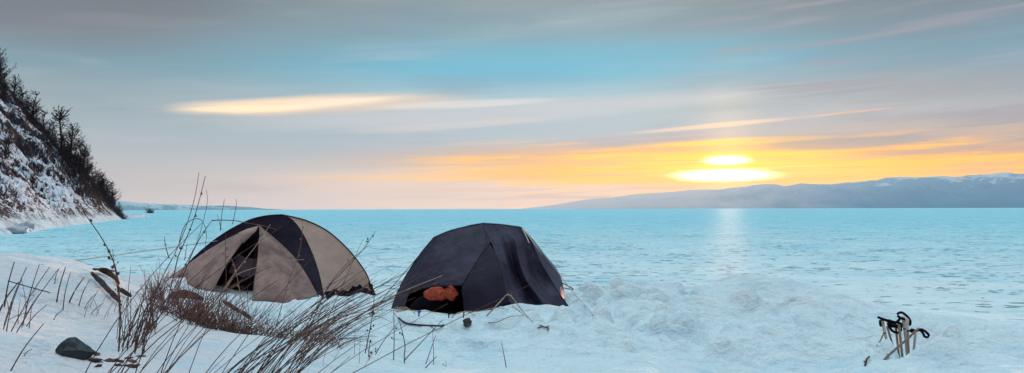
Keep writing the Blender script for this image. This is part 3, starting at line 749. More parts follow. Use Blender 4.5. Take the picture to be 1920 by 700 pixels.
tw = MB(); tw.tube([hit(1622, 688) + Vector((0, 0, .01)), hit(1625, 680) + Vector((0, 0, .03)), hit(1630, 674) + Vector((0, 0, .02))], .010, n=5).tube([hit(1625, 680), hit(1620, 678)], .006, n=4)
tag(tw.build('twig', M_STALK), 'short dark twig on the snow left of the ski poles', 'twig')

# ------------------------------------------------------------------ ski poles
def strap_loop(pxs, Y, r=.011):
    return resample([P(a, b, Y + c) for a, b, c in pxs], 22)
def ski_pole(top, bot, Yt, r, m, label, strap=None, grip=True, basket=False):
    a = P(top[0], top[1], Yt); b = P(bot[0], bot[1], Yt - .04); g = zt(b.x, b.y)
    e = empty('ski_pole', (b.x, b.y, g)); tag(e, label, 'ski pole', 'ski poles standing in the snow')
    d = (a - b).normalized(); ge = a - d * .11
    MB().tube([b - d * .10, b, b.lerp(a, .5), a - d * .02], r * 1.1, r * 1.25, n=8).build('shaft', m, e)
    if grip:
        MB().tube([ge, ge + d * .02, ge + d * .05, ge + d * .09, a + d * .005, a + d * .02], [.013, .018, .016, .017, .021, .012], n=8).build('grip', M_GRIP, e)
        MB().tube([ge - d * .012, ge], .016, n=8).build('ring', M_BLACK, e)
    if strap:
        MB().tube(strap, .0145, n=5).build('strap', M_BLACK, e)
    if basket:
        MB().tube([b - d * .04, b - d * .01, b + d * .04], [.035, .028, .012], n=8).build('basket', M_SHAFT, e)
Yp = 8.8
ski_pole((1655, 605), (1667, 662), Yp, .012, M_SHAFTW, 'ski pole with a fat cream grip and a bare grey shaft, leftmost of the cluster', strap_loop([(1652, 612, -.02), (1650, 602, -.03), (1656, 599, -.03), (1666, 604, 0), (1678, 612, .05), (1690, 607, .02), (1676, 604, 0), (1660, 600, 0), (1646, 595, 0)], Yp))
ski_pole((1662, 608), (1676, 655), Yp + .08, .010, M_SHAFT, 'thin brown ski pole leaning left just behind the leftmost one', grip=False, strap=strap_loop([(1664, 606, 0), (1672, 620, 0), (1684, 624, 0), (1690, 618, 0), (1680, 613, 0), (1670, 612, 0), (1664, 606, 0)], Yp + .05))
ski_pole((1679, 609), (1684, 654), Yp + .1, .011, M_SHAFT, 'brown ski pole upright in the middle of the cluster', grip=False, strap=strap_loop([(1679, 609, 0), (1688, 615, 0), (1694, 604, 0), (1690, 596, 0), (1684, 602, 0), (1676, 606, 0), (1668, 600, 0), (1672, 610, 0), (1680, 609, 0)], Yp + .08))
ski_pole((1685, 604), (1690, 652), Yp + .02, .012, M_SHAFT, 'reddish brown ski pole standing left of the tallest one', grip=False)
ski_pole((1694, 597), (1699, 650), Yp + .04, .011, M_SHAFTW, 'tallest ski pole of the cluster with a big black wrist loop on top', strap_loop([(1693, 598, -.02), (1685, 594, -.03), (1683, 589, -.03), (1690, 586, 0), (1699, 592, .03), (1706, 600, .03), (1707, 607, 0), (1704, 610, 0), (1700, 602, -.02), (1694, 598, -.02)], Yp + .04))
ski_pole((1701, 601), (1703, 650), Yp - .03, .012, M_SHAFT, 'ski pole with a cream grip close right of the tallest pole')
ski_pole((1717, 620), (1714, 651), Yp - .02, .012, M_SHAFTW, 'short ski pole at the right with its wrist loop hanging out sideways', grip=False, strap=strap_loop([(1718, 621, -.02), (1708, 618, -.02), (1707, 622, 0), (1716, 620, 0), (1724, 619, 0), (1730, 624, 0), (1734, 632, 0), (1742, 631, .02), (1738, 624, .02), (1728, 618, 0), (1718, 621, 0)], Yp))
sk_ = MB().tube([hit(1644, 654), P(1650, 640, Yp + .05), P(1658, 622, Yp + .08)], .010, n=6).build('bamboo_cane', M_SHAFT); tag(sk_, 'short brown cane slanting behind the leftmost ski pole', 'cane')
stk = MB().tube(resample([P(1622, 712, 7.6), P(1640, 694, 7.8), P(1668, 665, 8.1), P(1700, 637, 8.4), P(1722, 616, 8.65)], 18), .012, .011, n=8).build('wooden_stick', M_WOOD); tag(stk, 'long weathered stick leaning across the ski poles', 'stick')
pd = MB().tube([P(1664, 664, 8.2), P(1667, 680, 8.1), P(1671, 694, 8.0)], [.010, .016, .034], n=8).build('wooden_wedge', M_SHAFT); tag(pd, 'small brown wedge ended stick in the snow below the ski poles', 'stick')

# ------------------------------------------------------------------ rock, bark, litter on the near bank
def rock(px, py, Y0, k, label):
    c = hit(px, py, Y0); bm = bmesh.new()
    P_ = [(-1, .1, 0), (-.8, -.5, .25), (-.75, .5, .3), (-.3, -.15, 1.0), (-.05, .25, 1.05), (.15, -.3, .72), (-.2, -.75, .3), (.45, -.55, .28), (.9, -.25, .12), (1.15, .2, .0), (.6, .5, .35), (0, .8, .2), (-.5, -.6, -.4), (.7, -.4, -.4), (.6, .6, -.4), (-.5, .6, -.4), (-.62, -.2, .7), (.35, .1, .66)]
    for p in P_: bm.verts.new((p[0] * k, p[1] * k * .8, p[2] * k * .78))
    bmesh.ops.convex_hull(bm, input=bm.verts)
    bmesh.ops.delete(bm, geom=[v for v in bm.verts if not v.link_faces], context='VERTS')
    bmesh.ops.subdivide_edges(bm, edges=bm.edges, cuts=3, use_grid_fill=True)
    for v in bm.verts: v.co *= 1 + .10 * MN.noise(v.co * 14) + .04 * MN.noise(v.co * 45)
    mb = MB(); bm.verts.index_update(); mb.v = [v.co + c + Vector((0, 0, .01)) for v in bm.verts]; mb.f = [tuple(v.index for v in f.verts) for f in bm.faces]; bm.free()
    o = mb.build('rock', M_ROCK, smooth=False); tag(o, label, 'rock')
rock(140, 668, 3.5, .105, 'shiny black rock poking out of the snow bank at the lower left')
def slab(pts_, w, label, cat='bark', name='bark_slab', m=None):
    q_ = []
    for p in pts_:
        d = (p - Vector((0, 0, H))) / p.y; Y = 3.0
        while Y < p.y and H + d.z * Y > zt(d.x * Y, Y) + .03: Y += .03
        q_.append(Vector((d.x * Y, Y, H + d.z * Y)) - d * .06)
    pts_ = q_
    ctr_ = resample(pts_, 18); rows = [[] for _ in range(7)]
    for i, p in enumerate(ctr_):
        t = (ctr_[min(i + 1, 17)] - ctr_[max(i - 1, 0)]).normalized(); s = t.cross(Vector((0, 1, .3))).normalized(); nrm = s.cross(t)
        ww = w * math.sin(math.pi * (.06 + .9 * i / 17)) ** .6 * (1 + .35 * MN.noise(Vector((i * .6, w * 50, 0))))
        for k in range(7):
            q = (k / 6 - .5) * 2; rows[k].append(p + s * ww * q + nrm * (ww * .5 * q * q) + nrm * .01 * MN.noise(Vector((i * .5, k * .9, w * 9))))
    o = MB().grid(rows).build(name, m or M_BARK, solid=.012); tag(o, label, cat); return o
slab([P(171, 513, 7.4), P(185, 527, 7.3), P(205, 548, 7.2), P(225, 566, 7.1)], .033, 'long pointed brown bark strip drooping over the snow edge at the left')
slab([P(176, 506, 7.55), P(190, 507, 7.5), P(207, 515, 7.45), P(223, 532, 7.4)], .030, 'curled brown bark piece just above the long drooping strip')
slab([P(203, 508, 7.6), P(214, 509, 7.6)], .014, 'small scrap of brown bark behind the curled pieces')
slab([P(220, 541, 7.6), P(232, 548, 7.55), P(246, 556, 7.5)], .020, 'small dark bark piece right of the long drooping strip')
slab([P(318, 558, 8.6), P(345, 553, 8.6), P(382, 562, 8.7)], .045, 'broad red brown bark slab at the left end of the beige tent')
slab([P(418, 566, 8.6), P(434, 576, 8.5), P(450, 586, 8.4)], .03, 'red brown bark slab in the thicket below the beige tent')
slab([P(452, 585, 8.3), P(462, 592, 8.3), P(470, 598, 8.3)], .025, 'small dark bark scrap at the right of the thicket')
lt = MB()
for k in range(16):
    t = k / 15; c = hit(random.gauss(228, 26), min(697, random.gauss(684, 7))); lt.lump(c + Vector((0, 0, .001)), (random.uniform(.010, .034), random.uniform(.015, .05), random.uniform(.004, .014)), 40 + k, .5, 2, random.uniform(0, 3), 1.4)
tag(lt.build('leaf_litter', M_BARK, smooth=False), 'dark patch of dead leaves showing through the snow right of the black rock', 'leaves', kind='stuff')

# ------------------------------------------------------------------ dry stalks
def stalk_pts(pl, Y, lean=0.0, ground=True):
    pts_ = []
    n = len(pl)
    for i, (a, b) in enumerate(pl): pts_.append(P(a, b, Y + lean * i / max(1, n - 1)))
    if ground:
        p0 = pts_[0]; g = zt(p0.x, p0.y)
        d = (pts_[0] - pts_[min(1, n - 1)])
        if d.z < -.01 and p0.z > g:
            k = (p0.z - g + .02) / -d.z; pts_.insert(0, p0 + d * min(k, 8))
    return pts_
def stalk(pl, Y, r, label, m=None, lean=0.0, buds=0, name='dry_stalk', ground=True):
    pts_ = resample(stalk_pts(pl, Y, lean, ground), 22); mb = MB().tube(pts_, r, r * .45, n=5)
    for k in range(buds):
        i = random.randrange(8, 22 - 1); p = pts_[i]; q = p + Vector((random.uniform(-.03, .03), random.uniform(-.02, .02), random.uniform(.005, .035)))
        mb.tube([p, q], r * .5, r * .3, n=4); mb.lump(q, (r * 1.6, r * 1.6, r * 2), k, .3, 1)
    o = mb.build(name, m or M_STALK); tag(o, label, 'dry stalk', 'tall dry stalks'); return o
ST = [
 ([(300,530),(306,517),(330,471),(351,419),(365,371),(373,324)], 8.2, .006, 'tall dark stalk whose tip reaches highest against the sky left of the beige tent', None, 0),
 ([(330,498),(334,481),(358,426),(373,378),(385,330)], 8.3, .007, 'knotty stalk crossing the horizon just right of the highest stalk', None, 6),
 ([(351,491),(371,450),(385,399),(389,375),(387,356)], 8.4, .005, 'thin stalk with a bent tip, rightmost of the three tall ones', None, 0),
 ([(336,455),(342,433),(351,418),(368,410),(380,416),(387,440),(382,481)], 8.1, .005, 'stalk bowed over in a hoop in front of the ice left of the beige tent', M_STALK2, 0),
 ([(337,533),(358,481),(375,447),(397,414)], 8.2, .007, 'straight stalk ending in a node at the top edge of the beige tent', None, 4),
 ([(397,414),(413,413),(440,414),(461,418),(490,423),(520,431)], 8.2, .006, 'reddish broken stalk lying level across the top of the beige tent', M_STALK2, 0),
 ([(413,433),(416,402),(421,373)], 8.8, .005, 'short upright stalk above the left shoulder of the beige tent', None, 0),
 ([(436,421),(443,385),(442,373)], 8.8, .005, 'curved upright stalk above the beige tent, right of its short neighbour', M_STALK2, 0),
 ([(415,430),(413,423),(407,402)], 8.8, .004, 'tiny stalk tip just left of the short upright stalk at the tent', None, 0),
 ([(317,485),(311,464),(308,445)], 8.0, .005, 'short lone stalk standing against the ice left of the hoop', None, 1),
 ([(346,488),(351,457)], 8.0, .004, 'short straight stalk under the hoop shaped one', None, 0),
 ([(214,700),(223,652),(225,580),(221,529),(213,491),(192,449),(156,397)], 5.6, .0065, 'long stalk curving left over the bank up to the foot of the cliff', None, 8),
 ([(227,640),(222,560),(211,467)], 6.4, .004, 'thin upright stalk close to the long left curving one', None, 6),
 ([(392,580),(417,546),(437,517),(483,457),(507,421)], 8.6, .007, 'pale straw stem slanting across the porch of the beige tent', M_STRAW, 3),
 ([(420,545),(443,516),(483,501),(523,490),(570,487)], 8.5, .006, 'pale straw stem lying almost level across the porch flap', M_STRAW, 0),
 ([(560,640),(611,546),(643,509),(680,469),(704,434)], 8.4, .006, 'dark stalk rising past the right side of the beige tent, longest there', None, 5),
 ([(575,630),(614,540),(657,489),(691,461)], 8.5, .005, 'dark stalk just under the longest one at the right of the beige tent', None, 3),
 ([(640,540),(669,474),(681,449)], 8.6, .004, 'thin stalk tip left of the longest one at the right of the beige tent', None, 0),
 ([(528,575),(543,523),(557,486),(566,446),(567,411)], 8.6, .005, 'reddish beaded stalk in front of the dark stripe of the beige tent', M_STALK2, 5),
 ([(425,560),(423,483),(423,437)], 8.5, .005, 'dark upright stalk in front of the left porch flap', None, 3),
 ([(452,560),(440,500),(428,480),(418,478)], 8.5, .004, 'curved straw stem in front of the dark porch opening', M_STRAW, 2),
 ([(677,700),(690,636),(699,588),(702,548)], 7.2, .006, 'tall stalk between the two tents with little buds', None, 8),
 ([(688,698),(694,637)], 7.0, .006, 'short stiff stalk beside the tall budded one between the tents', None, 4),
 ([(737,700),(739,636),(738,581)], 7.2, .006, 'upright stalk below the left corner of the dark tent', M_STALK2, 2),
 ([(759,700),(758,668),(759,645),(749,604),(739,588)], 7.2, .006, 'crooked stalk reaching up to the corner of the dark tent', None, 2),
 ([(685,700),(717,643),(747,605)], 7.3, .005, 'stalk slanting right from the bottom edge to the rope', None, 2),
 ([(739,700),(761,673),(812,619),(830,600)], 7.3, .006, 'long stalk slanting right below the blue stake', None, 0),
 ([(812,700),(813,663),(811,619)], 7.3, .004, 'thin upright stalk below the black stakes', M_STALK2, 0),
 ([(790,700),(797,686),(817,629)], 7.3, .005, 'slightly leaning stalk below the stakes', None, 0),
 ([(785,705),(797,691),(819,668)], 7.1, .006, 'short thick stalk leaning right at the bottom edge', None, 0),
 ([(950,700),(948,682),(940,641)], 7.4, .005, 'lone thin stalk on the open snow below the dark tent', None, 0),
 ([(837,700),(836,676)], 7.3, .004, 'tiny stalk at the bottom edge left of the lone thin one', M_STALK2, 1),
 ([(560,640),(620,610),(700,579),(739,554),(789,533),(829,517)], 7.6, .007, 'straw stem arching from the thicket to the orange bag', M_STRAW, 0),
 ([(560,625),(640,575),(700,543),(764,511)], 8.0, .005, 'dark stem arching from the thicket towards the left edge of the dark tent', None, 0),
 ([(570,630),(640,590),(700,565),(765,525)], 8.0, .005, 'thin dark stem just under the arching one left of the dark tent', None, 0),
 ([(540,640),(620,600),(690,583),(735,582)], 7.8, .005, 'stem curving out level to the corner of the dark tent', None, 0),
 ([(560,655),(640,612),(700,593),(735,605)], 7.6, .004, 'drooping stem end between the thicket and the dark tent', None, 0),
 ([(912,593),(936,568),(953,552),(968,568),(982,586),(1002,608)], 10.1, .011, 'thick straw reed bent in a tall arch before the dark tent', M_STRAW, 0),
 ([(960,574),(975,585),(990,597),(1001,608)], 10.05, .007, 'straw reed lying along the right leg of the tall arch', M_STRAW, 0),
 ([(839,608),(853,590),(875,585),(896,595)], 10.3, .009, 'straw reed bent in a low arch left of the tall arch', M_STRAW, 0),
 ([(898,604),(928,605),(957,594),(983,592)], 10.0, .006, 'brown reed looping low over the snow cushion', M_STALK2, 0),
 ([(870,584),(898,584),(930,577),(955,581)], 10.35, .007, 'straw reed resting along the skirt of the dark tent', M_STRAW, 0),
]
for pl, Y, r, lab, m, buds in ST:
    stalk(pl, Y, r, lab, m, 0, buds, ground=pl[0][1] > 490 and pl[0][0] < 860)
# blades sticking out of the near left bank
BL_ = [((105,571),(123,501),.008),((117,583),(132,511),.006),((127,570),(158,520),.009),((146,575),(168,525),.006),((41,611),(74,496),.006),
       ((27,623),(111,503),.005),((5,611),(50,501),.006),((17,621),(93,501),.005),((7,577),(27,491),.008),((14,697),(82,607),.005),
       ((98,601),(117,582),.006),((166,592),(194,569),.005),((156,580),(180,551),.005),((-5,585),(35,529),.009),((45,612),(88,572),.005),((102,535),(111,503),.005),((60,560),(70,540),.004),((5,600),(60,585),.004),((40,670),(60,655),.004)]
BLAB = ['thick stem at the middle of the left bank, nearer its crest', 'tall stem right of the thick middle one on the left bank', 'thick stem leaning right, fourth from the bark strip', 'last upright stem before the drooping bark strip', 'tallest upright stem of the left bank', 'long slanting stem crossing the tallest upright one', 'long slanting stem starting at the left picture edge', 'long slanting stem between two others on the left bank', 'thick short stem at the left edge high on the bank', 'lone long stem at the bottom left corner', 'short oblique stem right of the long slanting ones', 'short stub right of the bank stems', 'short stub left of the last upright stem', 'thick stem cut by the left picture edge', 'bent stem lying low in the middle of the left bank', 'short stem tip on the crest of the bank', 'tiny stem on the upper left bank', 'low stem lying across at the left edge', 'tiny stem near the lone long stem']
for bi, (b, t, r) in enumerate(BL_):
    p0 = hit(b[0], b[1], 3); mid = ((b[0] + t[0]) / 2 - 2, (b[1] + t[1]) / 2); Y = p0.y
    o = MB().tube(resample([p0 - Vector((0, 0, .03)), P(mid[0], mid[1], Y + .02), P(t[0], t[1], Y + .05)], 8), r * .75, r * .4, n=5).build('dry_stalk', M_STALK)
    tag(o, BLAB[bi], 'dry stalk', 'dead stems in the left snow bank')
o = MB().tube(resample([P(15, 527, 5.9), P(50, 537, 5.9), P(94, 549, 6.0)], 8), .004, n=4).build('dry_stalk', M_STALK); tag(o, 'fallen stem lying level across the upright ones on the left bank', 'dry stalk')

def blade(mb, base, tip, bow, r0, r1=None, twigs=0):
    m1 = base.lerp(tip, .5) + bow; pts_ = []
    for k in range(7):
        t = k / 6; pts_.append(base * (1 - t) ** 2 + m1 * 2 * t * (1 - t) + tip * t * t)
    mb.tube(pts_, r0, r1 or r0 * .4, n=3, cap=False)
    for _ in range(twigs):
        i = random.randint(2, 5); p = pts_[i]; q = p + (tip - base) * random.uniform(.06, .16) + Vector((random.uniform(-.06, .06), random.uniform(-.04, .04), random.uniform(-.01, .05)))
        mb.tube([p, q], r0 * .5, r0 * .3, n=3, cap=False)
def clump(name, n, bx, by, lean, leanv, hgt, r, label, m, cat='dry grass', y0=4.0, tw=0, spread=.1):
    mb = MB()
    for _ in range(n):
        px = random.uniform(*bx); py = random.uniform(*by)
        b = hit(px, min(py, 698), y0) if py < 698 else on_ground(P(px, py, random.uniform(4.9, 5.5)))
        h = random.uniform(*hgt); l = random.gauss(lean, leanv)
        tip = b + Vector((l * h, random.uniform(-.3, .3) * h, h)); b = b - Vector((0, 0, .03))
        blade(mb, b, tip, Vector((-l * h * .15 + random.uniform(-.1, .1) * h, random.uniform(-.1, .1) * h, random.uniform(0, .12) * h)), random.uniform(*r), twigs=random.randint(0, tw))
    o = mb.build(name, m); tag(o, label, cat); return o
# the dense dead thicket behind the near bank edge
mb = MB()
def edge_y(px): return float(np.interp(px, [220, 300, 380, 450, 520, 560, 610, 640], [602, 622, 634, 632, 644, 662, 684, 694]))
def veg(px, py):                                              # a root on the snow behind the bank's edge
    Yb = 6.9 + max(0, (edge_y(px) - py)) * .035 + random.uniform(-.05, .35); e = P(px, edge_y(px), 6.9); return on_ground((e.x / 6.9 * Yb, Yb))
for _ in range(600):
    if random.random() < .76: px = min(500, max(285, random.gauss(375, 55))); py = edge_y(px) - abs(random.gauss(0, 18)); h = random.uniform(.08, .38)
    else: px = random.uniform(430, 640); py = edge_y(px) - abs(random.gauss(0, 14)); h = random.uniform(.05, .22)
    b = veg(px, py); l = random.gauss(.25, .5); tip = b + Vector((l * h, random.uniform(-.4, .4) * h, h))
    blade(mb, b - Vector((0, 0, .03)), tip, Vector((random.uniform(-.2, .2) * h, 0, random.uniform(-.05, .2) * h)), random.uniform(.0020, .0046), twigs=random.randint(0, 2))
for _ in range(90):                                           # stems lodged flat and criss-crossing
    px = random.uniform(340, 640); b = veg(px, edge_y(px) - random.uniform(0, 22)); h = random.uniform(.15, .5); a_ = random.gauss(.2, .5)
    blade(mb, b, b + Vector((math.cos(a_) * h, math.sin(a_) * h * .6, h * random.uniform(.02, .4))), Vector((0, 0, h * random.uniform(.1, .35))), random.uniform(.0018, .0034))
tag(mb.build('dry_grass', M_STALK2), 'dense tangle of dead reddish grass in front of the beige tent', 'dry grass', kind='stuff')
for px, s in ((345, 1), (395, 2), (425, 3), (475, 4), (310, 5)):   # matted low brush at its heart
    pass
mb = MB()
for _ in range(220):
    px = random.gauss(400, 60); b = veg(px, edge_y(px) - abs(random.gauss(0, 7))); h = random.uniform(.05, .16)
    a = random.uniform(0, 6.28); tip = b + Vector((math.cos(a) * h * 1.3, math.sin(a) * h, h * random.uniform(.3, 1)))
    blade(mb, b, tip, Vector((0, 0, h * .3)), random.uniform(.003, .006))
tag(mb.build('brushwood', M_BARK), 'matted dark brushwood at the foot of the dead grass thicket', 'brushwood', kind='stuff')
clump('grass_sheaf', 46, (415, 545), (700, 715), 1.3, .4, (.36, .72), (.0024, .0046), 'big sheaf of dark stems fanning out to the right at the bottom edge', M_STALK, y0=4, tw=1)
clump('grass_sheaf', 30, (540, 580), (640, 690), 1.1, .35, (.2, .45), (.002, .004), 'looser tuft of brown stems leaning right above the big sheaf', M_STALK2, y0=5, tw=1)
clump('grass_clump', 34, (215, 275), (625, 665), .5, .35, (.25, .55), (.003, .0055), 'open clump of thin dark stems right of the black rock', M_STALK, y0=5, tw=2)
ORD = ['first', 'second', 'third', 'fourth', 'fifth', 'sixth', 'seventh', 'eighth', 'ninth', 'tenth', 'eleventh', 'twelfth', 'thirteenth', 'fourteenth', 'fifteenth', 'sixteenth', 'seventeenth', 'eighteenth', 'nineteenth', 'twentieth', 'twenty first', 'twenty second']
def row(n, x0, x1, lean, lv, hgt, r, text, m, grp, ybot=(698, 712)):
    for k in range(n):
        px = x0 + (x1 - x0) * (k + .5 + random.uniform(-.35, .35)) / n; py = random.uniform(*ybot)
        b = hit(px, py, 4) if py < 699 else on_ground(P(px, py, random.uniform(3.7, 4.3)))
        h = random.uniform(*hgt); l = random.gauss(lean, lv); mb = MB()
        blade(mb, b - Vector((0, 0, .03)), b + Vector((l * h, random.uniform(-.2, .2) * h, h)), Vector((-l * h * .15 + random.uniform(-.08, .08) * h, 0, random.uniform(0, .1) * h)), random.uniform(*r))
        o = mb.build('dry_stalk', m); tag(o, ORD[k] + ' ' + text, 'dry stalk', grp)
row(20, 150, 310, .85, .25, (.40, .85), (.0024, .0042), 'from the left of the stems rising beside the rotten wood', M_STALK, 'stems beside the rotten wood')
row(18, 305, 470, .85, .3, (.36, .85), (.0022, .0038), 'from the left of the stems crossing the smooth snow before the thicket', M_STALK, 'stems before the thicket')
row(12, 600, 700, .5, .45, (.12, .4), (.0018, .003), 'from the left of the faint stems between sheaf and dark tent', M_STALK2, 'faint stems between sheaf and dark tent', (630, 690))
row(9, 155, 232, .6, .4, (.10, .25), (.002, .0038), 'from the left of the stubble stems under the drooping bark strip', M_STALK, 'stubble under the bark strip', (575, 605))
row(8, 0, 60, .3, .3, (.14, .34), (.003, .005), 'from the left of the short tuft stems at the left picture edge', M_STALK2, 'tuft stems at the left edge', (575, 625))
clump('grass_clump', 14, (276, 296), (615, 628), -.05, .25, (.25, .5), (.003, .006), 'narrow upright tuft left of the dense dead thicket', M_STALK2, y0=6, tw=2)

# ------------------------------------------------------------------ larches, scrub and ice on the headland
def tree_parts(seed, h, flat=False):
    rnd = random.Random(seed); tr = MB(); cr = MB(); pts_ = []; x = y = 0
    lx, ly = rnd.uniform(-.12, .2), rnd.uniform(-.08, .08)
    for k in range(8):
        t = k / 7; pts_.append(Vector((lx * h * t * t + .03 * h * math.sin(t * 5 + seed), ly * h * t + .02 * h * math.cos(t * 4 + seed), h * t - .3 * (1 - t))))
    tr.tube(pts_, .065 * h ** .5 + .03, .03, n=6)
    def at(t):
        f = t * 7; i = min(6, int(f)); return pts_[i].lerp(pts_[i + 1], f - i)
    for k in range(int(18 + h * 7)):
        t = rnd.uniform(.72 if flat and rnd.random() < .7 else .22, 1); a = rnd.uniform(0, 6.28); L = h * (.36 if flat else .42) * (1.1 - t * (.5 if flat else .62)) * rnd.uniform(.25, 1.15)
        p = at(t); d = Vector((math.cos(a), math.sin(a), rnd.uniform(-.05, .95)))
        q = p + d * L * .55; e = p + d * L + Vector((0, 0, L * .18))
        cr.tube([p, q, e], .045, .026, n=3, cap=False)
        for _ in range(4):
            s = p.lerp(e, rnd.uniform(.3, 1)); b = s + Vector((rnd.uniform(-1, 1), rnd.uniform(-1, 1), rnd.uniform(-.2, .9))) * L * .3
            cr.tube([s, b], .030, .018, n=3, cap=False)
            for _ in range(2):
                s2 = s.lerp(b, rnd.uniform(.4, 1)); cr.tube([s2, s2 + Vector((rnd.uniform(-1, 1), rnd.uniform(-1, 1), rnd.uniform(-.2, .8))) * L * .16], .020, .014, n=3, cap=False)
    return tr, cr
protos = []
for sd_, h_, fl in ((1, 4.2, False), (2, 3.4, False), (3, 4.6, True), (4, 2.8, False), (5, 3.8, False), (6, 5.2, False)):
    tr, cr = tree_parts(sd_, h_, fl); protos.append((tr, cr, h_))
mesh_cache = {}
def put_tree(k, loc, sc, rz, label, group='bare larches on the headland'):
    e = empty('larch_tree', loc); e.rotation_euler = (0, 0, rz); e.scale = (sc, sc, sc)
    tag(e, label, 'tree', group)
    if k not in mesh_cache:
        tr, cr, _ = protos[k]; l0 = e.location.copy(); e.location = (0, 0, 0)
        a = tr.build('trunk', M_TREE, e); b = cr.build('crown', M_TREE, e); e.location = l0; mesh_cache[k] = (a, b)
    else:
        for q in mesh_cache[k]:
            c = q.copy(); COL.objects.link(c); c.parent = e
named = [(6, 5, .85, 'tall bare larch highest on the ridge at the left edge of the picture'), (26, 0, .95, 'bare larch second from the left edge on the ridge'),
         (62, 1, 1.35, 'bushy dark larch standing above the ridge where the slope starts to drop'), (82, 3, 1.15, 'small larch leaning right beside the bushy ridge tree'),
         (113, 2, .95, 'flat topped larch sticking up alone halfway down the ridge'), (132, 0, .8, 'larch just below the flat topped one on the ridge'),
         (158, 4, .9, 'larch with spreading branches in the lower half of the ridge'), (176, 1, .95, 'upright larch third from the lower end of the ridge'),
         (196, 4, .95, 'wide larch near the lower end of the ridge'), (211, 5, .7, 'slim larch at the lower end of the ridge above the ice'),
         (224, 3, .75, 'last small larch at the very foot of the ridge')]
rn = random.Random(11)
for px, k, sc, lab in named: put_tree(k, crest(px), sc * (1.7 if 'flat' in lab or 'tallest' in lab or 'tall ' in lab else 1.25), rn.uniform(0, 6), lab)
LM = ['the tallest left edge larch', 'the second larch', 'the bushy larch', 'its small neighbour', 'the flat topped larch', 'the larch below it', 'the spreading larch', 'the upright larch', 'the wide larch', 'the slim larch', 'the last larch']
for q_ in range(len(named) - 1):
    xa, xb = named[q_][0], named[q_ + 1][0]; n_ = max(2, round((xb - xa) / 5))
    for k in range(n_):
        px = xa + (xb - xa) * (k + .5) / n_ + rn.uniform(-1, 1); c = crest(px); w = rn.uniform(0, 5)
        q = Vector((c.x + w * .25, c.y - w, 0)); q.z = hz(q.x, q.y)
        put_tree(rn.randrange(6), q, rn.uniform(.7, 1.2), rn.uniform(0, 6), ORD[k] + ' small ridge tree going right from ' + LM[q_], 'small trees on the headland ridge')
spots = []
while len(spots) < 16:
    s = rn.uniform(0, 105); g = rn.uniform(4, 26); q = B0 + LD * s + PD * g
    if q[1] < 168 and 2 < CX + F * q[0] / q[1] < 215: spots.append(q)
spots.sort(key=lambda q: q[0] / q[1])
for k, q in enumerate(spots):
    put_tree(rn.randrange(6), Vector((q[0], q[1], hz(*q))), rn.uniform(.4, .75), rn.uniform(0, 6), ORD[k] + ' small bare tree from the left on the snowy rock face', 'small trees on the rock face')
mb = MB()
for i in range(9500):
    if i < 6300:
        px = rn.uniform(-40, 232); c = crest(px); w = abs(rn.gauss(0, 1)); q = Vector((c.x + rn.uniform(-2, 2) + w, c.y - w * 5 + 2, 0))
    else:
        s = rn.uniform(-5, 125); g = rn.uniform(1, 34); t = B0 + LD * s + PD * g; q = Vector((t[0], t[1], 0))
        if MN.noise(Vector((s * .08, g * .14, 3))) < .06: continue
    if q.y > 185: continue
    q.z = hz(q.x, q.y) - .1; h = rn.uniform(.4, 1.3) * (1.35 if i < 6300 else .7)
    for _ in range(3):
        a = rn.uniform(0, 6.28); tip = q + Vector((math.cos(a) * h * .45, math.sin(a) * h * .45, h * rn.uniform(.5, 1)))
        mb.tube([q, tip], .035, .014, n=3, cap=False)
        for _ in range(2):
            p = q.lerp(tip, rn.uniform(.4, .9)); mb.tube([p, p + Vector((rn.uniform(-1, 1), rn.uniform(-1, 1), rn.uniform(0, 1))) * h * .3], .018, .012, n=3, cap=False)
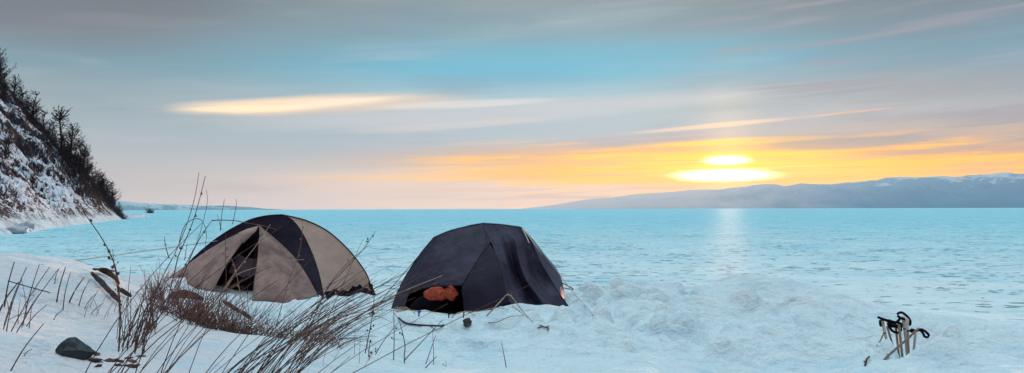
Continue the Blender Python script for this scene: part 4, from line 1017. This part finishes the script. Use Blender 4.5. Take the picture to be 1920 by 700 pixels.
tag(mb.build('scrub', M_SCRUB, smooth=False), 'purplish leafless scrub spread over the ridge and rock face', 'scrub', kind='stuff')
def iceblock(px, py, rad, seed, label):
    d = vdir(px, py); Y = -H / d.z * 1.0; o = MB().lump(Vector((d.x * Y, Y, rad[2] * .45)), rad, seed, .3, 3).build('ice_block', M_ICE); tag(o, label, 'ice block', 'ice blocks along the shore')
iceblock(114, 420, (.85, .7, .75), 3, 'rounded pale ice block below the middle of the rock face')
iceblock(30, 438, (.95, .6, .42), 5, 'long low ice block at the left edge of the shore')
iceblock(52, 434, (.55, .5, .65), 8, 'pale ice lump right of the long low block')
bs = clump  # (bush at the tip of the ice shelf)
mb = MB(); c0 = P(283, 398, 222)
for _ in range(60):
    b = c0 + Vector((rn.uniform(-.8, .8), rn.uniform(-.8, .8), -.3)); mb.tube([b, b + Vector((rn.uniform(-1.2, .4), rn.uniform(-.5, .5), rn.uniform(.5, 1.5)))], .05, .03, n=3, cap=False)
tag(mb.build('bush', M_SCRUB), 'small lone bush at the tip of the ice shelf', 'bush')

# ------------------------------------------------------------------ haze: the air over the lake
hm = bpy.data.materials.new('haze'); hm.use_nodes = True; nt = hm.node_tree; nt.nodes.clear()
pv = nt.nodes.new('ShaderNodeVolumePrincipled'); pv.inputs['Color'].default_value = (.70, .88, 1.0, 1); pv.inputs['Density'].default_value = 4e-5; pv.inputs['Anisotropy'].default_value = .3
oo = nt.nodes.new('ShaderNodeOutputMaterial'); nt.links.new(pv.outputs[0], oo.inputs['Volume'])
hb = MB(); x0, x1, y0, y1, z0, z1 = -20500, 20500, -300, 16500, -6.5, 470
vs_ = [(x, y, z) for x in (x0, x1) for y in (y0, y1) for z in (z0, z1)]
hb.v = [Vector(v) for v in vs_]; hb.f = [(0, 1, 3, 2), (4, 6, 7, 5), (0, 4, 5, 1), (2, 3, 7, 6), (0, 2, 6, 4), (1, 5, 7, 3)]
tag(hb.build('haze', hm, smooth=False), 'pale winter haze over the frozen lake', 'haze', kind='stuff')
